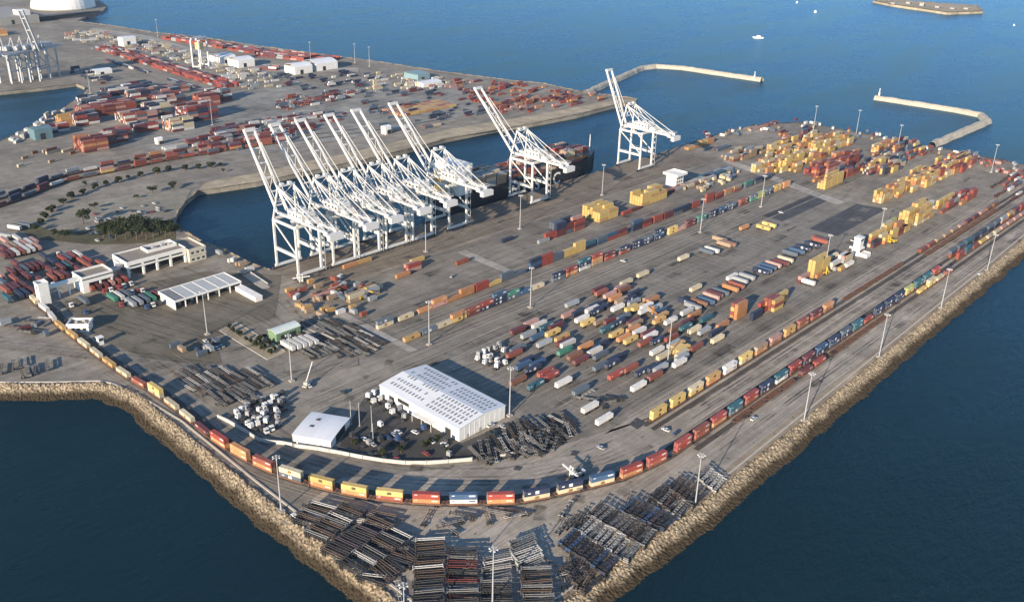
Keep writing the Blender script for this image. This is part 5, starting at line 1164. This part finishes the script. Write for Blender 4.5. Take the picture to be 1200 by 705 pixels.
# ------------------------------------------------------------------ SHIP
def ship():
    x0, x1, ya, yb = 508., 722., 548., 581.; L = x1-x0
    t = thing('container_ship', 'dark hulled container ship moored behind the cranes with big white letters', 'ship', (x0, ya, -4.0)); Wd = yb-ya; n = 24; mb = MB(); top = 16.; prev = None
    for i in range(n+1):
        u = i/n; x = L*u
        k = 1. if u < .82 else max(.06, 1-((u-.82)/.18)**1.8); kb = 1. if u < .76 else max(.03, 1-((u-.76)/.22)**1.3); k0 = 1. if u > .05 else .85
        w = Wd/2*k*k0; wb = Wd/2*kb*.97*k0; tz = top+(2.5 if u > .88 else 0)
        ring = [(x, Wd/2-wb, -2.), (x, Wd/2-w, tz), (x, Wd/2+w, tz), (x, Wd/2+wb, -2.)]
        if prev:
            for a, b in ((0, 1), (1, 2), (2, 3)): mb.face([prev[a], ring[a], ring[b], prev[b]])
        else: mb.face(ring)
        prev = ring
    mb.face(prev[::-1])
    part('hull', mb, mat('ship_hull', (.022, .025, .032), .45, .25, .08, grime=.2), t)
    mb = MB(); mb.box(14, 2, top+.01, 30, Wd-2, top+26); mb.box(12, -.5, top+20, 26, Wd+.5, top+23); b = part('bridge', mb, WHITEP, t); mb = MB(); mb.box(30.01, 1, top+23.2, 30.1, Wd-1, top+25); part('window', mb, GLASS, b)
    mb = MB(); mb.box(4, 10, top+.01, 12, 22, top+20); part('funnel', mb, mat('funnel_buff', (.5, .36, .16), .5, .1), t)
    mb = MB(); mb.tube((L-7, Wd/2, top+2.5), (L-7, Wd/2, top+19), .5, .3, 8); part('mast', mb, WHITEP, t)
    for ch, px in (('M', 83.), ('S', 111.5), ('C', 139.)):
        cu = D.curves.new('hull_letter', 'FONT'); cu.body = ch; cu.size = 15.5; cu.extrude = .06; cu.align_x = 'CENTER'; cu.offset = .22; cu.materials.append(WHITEP)
        tmp = obj('hull_letter_curve', cu); bpy.context.view_layer.update(); me = D.meshes.new_from_object(tmp.evaluated_get(bpy.context.evaluated_depsgraph_get())); D.objects.remove(tmp); o = obj('hull_letter', me, t, (px, -.12, 2.2)); o.rotation_euler = (pi/2, 0, 0)
    x = x0+34
    while x < x1-30:
        if not (x0+40 < x < x0+44):
            hh = rs.choice((3, 4, 4, 5)) if x > x0+90 else rs.choice((3, 4)); pl = 'rust pink maroon navy rust cream slate red pink orange'.split() if x > x0+84 or rs.random() < .5 else PALS['t'].split()
            u = (x+12-x0)/L; k = 1. if u < .8 else max(.3, 1-((u-.8)/.2)**1.8)
            for j in range(int(11*k)):
                h2 = max(1, hh-(rs.random() < .3))
                for q in range(h2): STUFF.append((x+6.2, (ya+yb)/2+(j-(int(11*k)-1)/2)*2.6, top-4+.1+q*CHT, 0., CL, rs.choice(pl)))
        x += 13.4
ship()
def motor_boat(px, py, L, ang, label):
    p = at(px, py, -4); t = thing('motor_boat', label, 'boat', (p.x, p.y, -4.), ang); w = L*.14; mb = MB()
    mb.hexa([(-L/2, -w, -.5), (L*.3, -w*.8, -.5), (L*.3, w*.8, -.5), (-L/2, w, -.5), (-L/2, -w*1.2, L*.1), (L/2, -.2, L*.13), (L/2, .2, L*.13), (-L/2, w*1.2, L*.1)]); part('hull', mb, WHITEP, t)
    mb = MB(); mb.hexa([(-L*.25, -w*.8, L*.1), (L*.15, -w*.7, L*.1), (L*.15, w*.7, L*.1), (-L*.25, w*.8, L*.1), (-L*.22, -w*.7, L*.24), (L*.06, -w*.6, L*.24), (L*.06, w*.6, L*.24), (-L*.22, w*.7, L*.24)]); c = part('cabin', mb, WHITEP, t)
    mb = MB(); mb.box(L*.13, -w*.5, L*.15, L*.16, w*.5, L*.2); part('window', mb, GLASS, c)
motor_boat(887.5, 45, 22, 2.4, 'white motor boat alone in open water above the bent breakwater'); motor_boat(955.5, 14.5, 18, .4, 'small white boat far out, lower of the far pair'); motor_boat(934, 3.5, 16, .4, 'tiny white boat farthest out at the picture top'); motor_boat(1188, 30, 12, .4, 'tiny boat right of the far island')
motor_boat(275, 304, 11, 1.9, 'white boat moored at the basin shore, nearest the gate office'); motor_boat(282, 309, 12, 1.9, 'white boat moored in the middle of the basin shore group'); motor_boat(289, 313, 13, 1.9, 'white and teal boat moored nearest the cranes')

# ------------------------------------------------------------------ LIGHT MASTS
def mast_proto():
    r = obj('light_mast', None); mb = MB(); mb.tube((0, 0, .8), (0, 0, 29), .36, .17, 8); mb.build('pole', GALV, r)
    mb = MB(); mb.box(-1.3, -1.3, 0, 1.3, 1.3, .9); mb.build('base', CONC, r)
    mb = MB()
    for i in range(12): a, b = 2*pi*i/12, 2*pi*(i+1)/12; mb.bar((1.25*cos(a), 1.25*sin(a), 28.6), (1.25*cos(b), 1.25*sin(b), 28.6), .1, .1)
    for i in range(4): a = pi/2*i; mb.bar((0, 0, 28.6), (1.25*cos(a), 1.25*sin(a), 28.6), .1, .1)
    mb.build('lamp_ring', GALV, r)
    for i in range(6): a = 2*pi*i/6; mb = MB(); mb.obox(1.5*cos(a), 1.5*sin(a), 28.1, .6, .5, .45, a); mb.build('lamp', LAMPM, r)
    return r
MAST = Proto(mast_proto())
for px, py, w in [(942, 492.8, 'on the kerb beside the maroon rail cars'), (1029.8, 418.5, 'on the kerb, second from the near corner along the slope'), (1102.4, 361, 'on the kerb, third from the near corner along the slope'), (1156.5, 317, 'on the kerb beside the far white van'), (1161.5, 202, 'on the far pier corner with a wide white foot'), (814.2, 595, 'at the upper end of the chassis rows by the slope'), (329.6, 599, 'on the shore kerb in front of the first orange cars'), (243, 391.8, 'alone on the gate plaza'),
        (621.4, 360.5, 'beside the long road above the parking yard'), (609.2, 268.4, 'on the wharf between the two crane groups'), (782.4, 423.6, 'among the parked containers near the yellow train'), (503, 403.8, 'at the near end of the road side row'), (499, 295, 'on the wharf in front of the sixth crane'), (820.4, 272.6, 'beside the row along the yard road'), (342, 446.5, 'by the mobile crane above the white tractors'), (597, 487, 'at the right corner of the warehouse'), (577, 712, 'in the white chassis row at the bottom'), (475, 757, 'rising between the two left chassis rows at the bottom'),
        (891.7, 242.5, 'at the far end of the yard road row'), (966, 318, 'behind the tall yellow stack with the red block'), (1029, 284, 'behind the orange and grey stack'), (1051, 177, 'on the far pier edge behind the blue stacks'), (953, 153, 'on the far pier edge by the white wall'), (705.4, 229, 'on the wharf behind the yellow stacks'), (364, 72, 'behind the far white halls'), (416, 74, 'on the far shore right of the white halls'), (433, 78, 'on the far shore, second right of the white halls'), (185, 43, 'on the far shore left of the red rows'), (106, 110, 'at the head of the small far basin'), (249, 147, 'in front of the tall red far stack'), (1003, 158, 'on the far pier edge above the mixed stacks')]:
    p = at(px, py); MAST.place((p.x, p.y, 0), 0, 'tall light mast '+w, 'light mast', 'light masts')

# ------------------------------------------------------------------ VEHICLES
def tractor_proto(c, nm='yard_tractor'):
    r = obj(nm, None); mb = MB(); mb.box(-2.8, -.5, .6, 2.6, .5, .95); mb.box(-2.6, -.9, .95, -.9, .9, 1.12); mb.build('frame', STEEL, r)
    mb = MB(); mb.hexa([(.7, -1.15, .7), (2.9, -1.15, .7), (2.9, 1.15, .7), (.7, 1.15, .7), (.7, -1.1, 3.1), (2.55, -1.1, 3.1), (2.55, 1.1, 3.1), (.7, 1.1, 3.1)]); mb.box(.8, -1.05, 3.1, 2.3, 1.05, 3.25); cb = mb.build('cab', mat('truck_'+c, dict(white=(.70, .69, .66), red=(.32, .05, .05), blue=(.05, .09, .2), dark=(.05, .05, .055), green=(.05, .2, .17), grey=(.3, .3, .3), yellow=(.6, .42, .06))[c], .4, .1, .5, rand=.12, grime=.15), r)
    mb = MB(); mb.hexa([(2.79, -1, 1.9), (2.83, -1, 1.9), (2.83, 1, 1.9), (2.79, 1, 1.9), (2.62, -1, 2.9), (2.66, -1, 2.9), (2.66, 1, 2.9), (2.62, 1, 2.9)]); mb.box(1.2, -1.16, 1.9, 2.3, -1.13, 2.8); mb.box(1.2, 1.13, 1.9, 2.3, 1.16, 2.8); mb.build('window', GLASS, cb)
    for x, y in ((2.0, -1), (2.0, 1), (-1.7, -1), (-1.7, 1)): mb = MB(); mb.tube((x, y-.2, .52), (x, y+.2, .52), .52, n=10); mb.build('wheel', RUBBER, r)
    return r
TRK = {c: Proto(tractor_proto(c)) for c in ('white', 'red', 'blue', 'dark', 'green', 'grey')}
def car_proto(c):
    r = obj('parked_car', None); m = mat('car_'+c, dict(white=(.72, .72, .70), silver=(.42, .43, .44), dark=(.03, .03, .035), red=(.3, .04, .03), blue=(.04, .08, .18))[c], .3, .05, spec=.5)
    mb = MB(); mb.hexa([(-2.2, -.88, .3), (2.2, -.88, .3), (2.2, .88, .3), (-2.2, .88, .3), (-2.15, -.85, .85), (2.1, -.82, .78), (2.1, .82, .78), (-2.15, .85, .85)]); mb.build('body', m, r)
    mb = MB(); mb.hexa([(-1.7, -.8, .84), (1.0, -.8, .82), (1.0, .8, .82), (-1.7, .8, .84), (-1.2, -.65, 1.42), (.3, -.65, 1.42), (.3, .65, 1.42), (-1.2, .65, 1.42)]); g = mb.build('cabin', GLASS, r)
    mb = MB(); mb.box(-1.15, -.63, 1.421, .25, .63, 1.46); mb.build('roof', m, g)
    for x, y in ((1.4, -.8), (1.4, .8), (-1.4, -.8), (-1.4, .8)): mb = MB(); mb.tube((x, y-.1, .32), (x, y+.1, .32), .32, n=10); mb.build('wheel', RUBBER, r)
    return r
CARS = {c: Proto(car_proto(c)) for c in ('white', 'silver', 'dark', 'red', 'blue')}
VC = {}
def put(protos, c, x, y, a, where, kind, cat, group):
    o = protos[c].place((x, y, SHEET_Z[0]+.01), a, None, cat, group); VC.setdefault((c, where, kind), []).append((proj_x((x, y, 1)), o))
for poly, dx, dy, keep, where, grp, cs in [([(262, 486), (300, 472), (330, 460), (340, 462), (330, 490), (325, 510), (298, 508)], 3.1, 6.2, .93, 'in the white tractor lot by the barrier', 'yard tractors in the lot by the barrier', 'white grey white dark grey dark'),
        ([(545, 418), (585, 400), (598, 412), (560, 430)], 4, 8, .7, 'behind the warehouse', 'tractors behind the warehouse', 'white white grey'), ([(556, 422), (570, 416), (598, 432), (586, 440)], 3.2, 6.5, .95, 'in the white cluster beside the warehouse shadow', 'tractors by the warehouse shadow', 'white white white'),
        ([(420, 470), (440, 462), (482, 488), (470, 495)], 4.2, 7.5, .8, 'along the warehouse front', 'tractors along the warehouse front', 'white white dark grey'),
        ([(405, 500), (470, 495), (560, 535), (500, 541), (430, 538)], 7, 9, .45, 'in the equipment yard below the warehouse', 'tractors in the equipment yard', 'white dark blue grey dark'),
        ([(135, 352), (160, 342), (204, 355), (190, 368), (150, 372)], 4.6, 14, .85, 'in the gate queue', 'trucks queueing at the gate', 'white blue dark red'), ([(105, 348), (150, 330), (172, 334), (130, 352)], 4.6, 14, .8, 'under the lane office', 'trucks under the lane office', 'red red white')]:
    for x, y in field(poly, dx, dy, .5, keep): put(TRK, rs.choice(cs.split()), x, y, -pi/2+rs.uniform(-.12, .12) if 'gate' in where or 'lane' in where else rs.choice((0, pi/2, -pi/2, .4))+rs.uniform(-.2, .2), where, 'tractor', 'tractor', grp)
    if 'queue' in where or 'lane' in where:
        for x, y in field(poly, 4.6, 15.5, .3, .8):
            c = rs.choice('navy slate white green maroon grey'.split() if 'queue' in where else 'rust maroon pink red'.split()); STUFF.append((x, y+9, 1.32+SHEET_Z[0], pi/2, CL, c)); CHSTUFF.append((x, y+9, SHEET_Z[0], -pi/2, 'dark'))
for poly, a, keep, cs in [([(0, 316), (46, 300), (92, 318), (60, 338), (50, 352), (0, 362)], pi/2, .62, 'maroon maroon rust slate teal navy pink'), ([(62, 312), (85, 300), (128, 312), (92, 330)], pi/2, .6, 'rust red white slate maroon'), ([(0, 285), (38, 280), (50, 296), (0, 312)], pi/2, .6, 'maroon rust white pink tan'), ([(0, 272), (30, 266), (40, 280), (0, 286)], 2.0, .45, 'white grey slate cream'), ([(60, 352), (95, 346), (110, 360), (82, 372)], pi/2, .3, 'maroon white slate'), ([(15, 287), (48, 287), (48, 300), (15, 300)], 0., .25, 'pink white')]:
    for x, y in field(poly, 3.9 if a else 14, 14.2 if a else 4, .6, keep):
        STUFF.append((x, y, 1.32+SHEET_Z[0], a, CL, rs.choice(cs.split()))); CHSTUFF.append((x, y, SHEET_Z[0], a, 'dark'))
for px, py, c in [(62, 336, 'white'), (30, 326, 'white'), (36, 324, 'white'), (82, 302, 'white'), (68, 300, 'white'), (95, 330, 'white'), (108, 322, 'white'), (83, 360, 'white'), (150, 348, 'white'), (166, 343, 'white'), (125, 338, 'red'), (140, 340, 'red'), (100, 368, 'blue')]:
    p = at(px, py); put(TRK, c, p.x, p.y, -pi/2, 'around the left gate lanes', 'tractor', 'tractor', 'tractors around the left gate lanes')
t5 = zz(200, 360, 5.975, [(800, 290), (835, 305), (870, 275), (905, 280), (965, 250)])
for i, (px, py) in enumerate(t5):
    p = at(px, py, 2); x = 269.5+i*3.6; container('white', x, 430.5-.8*i, 1.32+SHEET_Z[0], pi/2, 'beside the green shed'); chassis('grey', x, 430.5-.8*i, SHEET_Z[0], pi/2, '', '', True)
GROUPS['beside the green shed'] = 'white box trailers beside the green shed'
for poly, keep, where in [([(100, 268), (204, 258), (206, 264), (110, 284)], .10, 'under the dark trees'), ([(110, 248), (190, 238), (200, 250), (110, 262)], .22, 'in the grey parking lot'), ([(405, 500), (470, 495), (560, 535), (500, 541), (430, 538)], .14, 'in the equipment yard below the warehouse'), ([(205, 400), (250, 396), (284, 405), (240, 420)], .10, 'on the gate plaza'), ([(360, 420), (420, 440), (400, 470), (340, 470)], .06, 'on the road left of the warehouse'), ([(540, 496), (600, 490), (612, 500), (560, 520)], .1, 'at the warehouse corner'), ([(180, 345), (210, 362), (235, 358), (215, 350)], .3, 'in front of the canopy')]:
    for x, y in field(poly, 3.2, 6.2, .4, keep): put(CARS, rs.choice('white silver dark dark white blue red'.split()), x, y, pi/2+rs.uniform(-.1, .1), where, 'car', 'car', 'cars '+where)
for px, py, c in [(883, 492, 'white'), (346, 606, 'white'), (1148, 322, 'white'), (530, 325, 'silver'), (403, 461, 'dark'), (625, 497, 'white'), (730, 307, 'white'), (780, 505, 'white'), (792, 509, 'blue'), (704, 526, 'silver'), (575, 500, 'white'), (915, 250, 'white')]:
    p = at(px, py); put(CARS, c, p.x, p.y, rs.choice((0, .3, 1.6)), 'standing by itself on open pavement', 'car', 'car', 'single cars on open pavement')
def label_vehicles():
    for (c, where, kind), lst in VC.items():
        for i, (_, o) in enumerate(sorted(lst, key=lambda t: t[0])): o['label'] = ('only %s %s %s' % (c, kind, where)) if len(lst) == 1 else '%s %s %s from the left %s' % (nth(i+1), c, kind, where)
label_vehicles()
def top_handler(c):
    r = obj('container_handler', None); m = mat('machine_'+c, dict(yellow=(.58, .40, .06), white=(.66, .65, .6), orange=(.5, .22, .05))[c], .45, .12, grime=.2)
    mb = MB(); mb.box(-3.4, -1.6, .9, 3.2, 1.6, 2.1); mb.box(-3.8, -1.5, 1.0, -2.0, 1.5, 2.7); mb.build('body', m, r)
    mb = MB(); mb.hexa([(-1.5, -.8, 2.1), (.5, -.8, 2.1), (.5, .8, 2.1), (-1.5, .8, 2.1), (-1.3, -.7, 4.0), (.2, -.7, 4.0), (.2, .7, 4.0), (-1.3, .7, 4.0)]); mb.build('cab', GLASS, r)
    mb = MB(); mb.box(3.2, -1.2, .6, 3.7, -.8, 6.5); mb.box(3.2, .8, .6, 3.7, 1.2, 6.5); mb.box(3.2, -.79, 5.8, 3.6, .79, 6.2); mb.build('lift_mast', m, r)
    mb = MB(); mb.box(3.75, -6, 4.2, 4.5, 6, 4.8); mb.build('spreader', m, r)
    for x, y, q in ((2.2, -1.7, .95), (2.2, 1.7, .95), (-2.4, -1.5, .75), (-2.4, 1.5, .75)): mb = MB(); mb.tube((x, y-.35, q), (x, y+.35, q), q, n=12); mb.build('wheel', RUBBER, r)
    return r
TH = {c: Proto(top_handler(c)) for c in ('yellow', 'white', 'orange')}
HL = [(676, 558, 'white', 'on the inner side of the train curve'), (770, 370, 'orange', 'in the top of the parking yard'), (1000, 292, 'white', 'beside the white yard machine'), (962, 322, 'yellow', 'in front of the tall yellow stack'), (425, 350, 'yellow', 'among stacks before the crane row'), (352, 330, 'white', 'at the foot of the first crane'), (1045, 285, 'yellow', 'in front of the red stack')]
for px, py, c, w in HL:
    p = at(px, py); TH[c].place((p.x, p.y, SHEET_Z[0]+.01), rs.uniform(-.6, .6)+pi/2*rs.randint(0, 3), '%s container handler %s' % (c, w), 'lift truck', 'container handlers')
def boom_lift(px, py, ang, label):
    p = at(px, py); t = thing('mobile_crane', label, 'crane', (p.x, p.y, 0), ang); mb = MB(); mb.box(-3.5, -1.3, .8, 3.5, 1.3, 1.6); mb.box(-2, -1.2, 1.6, .8, 1.2, 3.2); part('body', mb, mat('machine_grey', (.4, .38, .33)), t); mb = MB(); mb.bar((-1, 0, 3), (8, 0, 11), .4, .45); part('arm', mb, mat('machine_white', (.66, .65, .6)), t)
    for x in (-2.4, -.8, 2.4):
        for y in (-1.2, 1.2): mb = MB(); mb.tube((x, y-.2, .55), (x, y+.2, .55), .55, n=10); part('wheel', mb, RUBBER, t)
boom_lift(360, 452, .5, 'small grey mobile crane with raised arm on the road left of the warehouse')
mp = []
for i, (px, py, h) in enumerate(((411.5, 497, 14), (421.5, 499, 14), (436, 505, 15), (437.5, 520, 12))):
    p = at(px, py); t = thing('equipment_mast', '%s thin grey mast from the left in the dark equipment yard' % nth(i+1), 'mast', (p.x, p.y, 0), 0, 'thin masts in the equipment yard'); mb = MB(); mb.tube((0, 0, .3), (0, 0, h), .22, .12, 6); part('pole', mb, GALV, t); mb = MB(); mb.box(-.5, -.5, 0, .5, .5, .3); part('base', mb, CONC, t)

# ------------------------------------------------------------------ TREES AND PLANTING
def tree_proto(seed, kind, Rr=4.2, H=9.):
    rt = random.Random(seed); r = obj(kind, None); mb = MB(); mb.tube((0, 0, 0), (.2, .1, H*.5), .32, .18, 7)
    cl = []
    for i in range(7):
        a = rt.uniform(0, 2*pi); d = rt.uniform(.2, .75)*Rr; z = rt.uniform(.42, .88)*H; c = Vector((cos(a)*d, sin(a)*d, z)); cl.append((c, rt.uniform(.32, .55)*Rr)); mb.tube((.1, .05, H*.35), c, .13, .05, 5)
    mb.build('trunk', BARK, r); cl.append((Vector((0, 0, H*.72)), Rr*.6)); f = MB()
    for c, q in cl:
        for i in range(120):
            v = Vector((rt.gauss(0, 1), rt.gauss(0, 1), rt.gauss(0, 1))).normalized()*q*rt.uniform(.45, 1.05); v.z *= .8; p = c+v
            s = rt.uniform(.22, .5); a = Vector((rt.gauss(0, 1), rt.gauss(0, 1), rt.gauss(0, 1))).normalized(); b = a.orthogonal().normalized(); d = a.cross(b)
            f.face([p+b*s, p+d*s*.7, p-b*s, p-d*s*.7], rt.choice((0, 0, 1, 2)))
    f.build('crown', LEAF, r); return r
TREES = [Proto(tree_proto(i, 'broadleaf_tree')) for i in range(3)]
BUSH = [Proto(tree_proto(20+i, 'round_bush', 1.7, 3.0)) for i in range(2)]
tl = [(98, 263, 1.6), (122, 279, 1.1), (129, 276, 1.2), (136, 281, 1.0), (140, 272, 1.1), (148, 280, 1.2), (155, 277, 1.6), (161, 281, 1.3), (167, 275, 1.5), (172, 281, 1.2), (180, 279, 1.2), (187, 276, 1.3), (194, 279, 1.1), (200, 275, 1.1), (205, 277, .8), (111, 245, .8), (179, 227, 1.0), (203, 222, 1.1), (160, 233, .6), (73, 279, 1.0), (80, 280, .9), (66, 278, .8), (42, 272, .9), (160, 191, .7), (262, 202, .5), (100, 218, .6)]
for i, (px, py, s) in enumerate(sorted(tl)):
    p = at(px, py); s *= 1.5 if 115 < px < 206 and py > 268 else 1.05; TREES[i % 3].place((p.x, p.y, 0), rs.uniform(0, 6), '%s dark green tree from the left around the parking lot by the basin' % nth(i+1), 'tree', 'dark trees by the inner basin', (s, s, s*rs.uniform(.7, .9)))
hp = [at(*q).xy for q in ((52, 262), (64, 244), (84, 233), (110, 222), (150, 210), (200, 201), (260, 195))]
for i, p in enumerate(resample(hp, 11)):
    s = rs.uniform(1., 1.9); BUSH[i % 2].place((p.x+rs.uniform(-2, 2), p.y+rs.uniform(-2, 2), 0), rs.uniform(0, 6), '%s dark bush from the left in the hedge below the far train' % nth(i+1), 'bush', 'hedge bushes below the far train', (s*1.3, s*1.3, s))
def planter():
    t = thing('planting_island', 'triangular planted island with pale sand beside the green shed', 'planter'); poly = [(254, 481), (253.7, 428), (267, 430), (267.5, 455), (267.6, 484)]; mb = MB(); strip(mb, poly+[poly[0]], .6, 0, .3); part('kerb_edge', mb, CURBM, t)
    pts = [Vector((x, y, .16)) for x, y in poly]; mb = MB(); mb.v = [tuple(p) for p in pts]
    for a in tessellate_polygon([pts]):
        A, B, C_ = (pts[i] for i in a); mb.f.append(tuple(a) if (B-A).cross(C_-A).z > 0 else tuple(reversed(a))); mb.m.append(0)
    part('soil', mb, G_SAND, t)
planter()
bl = zz(200, 360, 5.975, [(410, 150), (440, 175), (485, 205), (530, 232), (560, 250), (595, 275), (650, 300), (700, 330), (620, 245), (690, 260), (660, 215), (730, 300)])
for i, (px, py) in enumerate(bl):
    p = at(px, py); s = rs.uniform(.8, 1.4); BUSH[i % 2].place((p.x, p.y, .1), rs.uniform(0, 6), '%s round bush from the plaza corner on the planted island' % nth(i+1), 'bush', 'bushes on the planted island', (s, s, s))
for i, (px, py) in enumerate(sorted([(504, 520), (512, 516), (497, 524), (524, 532), (416, 521), (470, 530), (448, 533)])):
    p = at(px, py); s = rs.uniform(.9, 1.5); BUSH[i % 2].place((p.x, p.y, .1), rs.uniform(0, 6), '%s scrubby bush from the left in the dark equipment yard' % nth(i+1), 'bush', 'bushes in the equipment yard', (s, s, s))
def haze(density):
    m = D.materials.new('sea_haze'); m.use_nodes = True; n = m.node_tree.nodes; n.remove(n['Principled BSDF'])
    v = n.new('ShaderNodeVolumePrincipled'); v.inputs['Color'].default_value = (.70, .85, 1.0, 1); v.inputs['Density'].default_value = density; v.inputs['Anisotropy'].default_value = .2
    m.node_tree.links.new(v.outputs[0], n['Material Output'].inputs['Volume'])
    mb = MB(); mb.box(-12100, -12100, -8, 20100, 20100, 262); o = mb.build('haze', m); tag(o, 'thin pale sea haze over the whole harbour', 'haze', kind='stuff')
haze(HAZE)
flush_stuff(); label_containers()
def drop(t):
    for k in t[1]: drop(k)
    D.objects.remove(t[0])
for p in Proto.all:
    if not p.used: drop(p.tree)
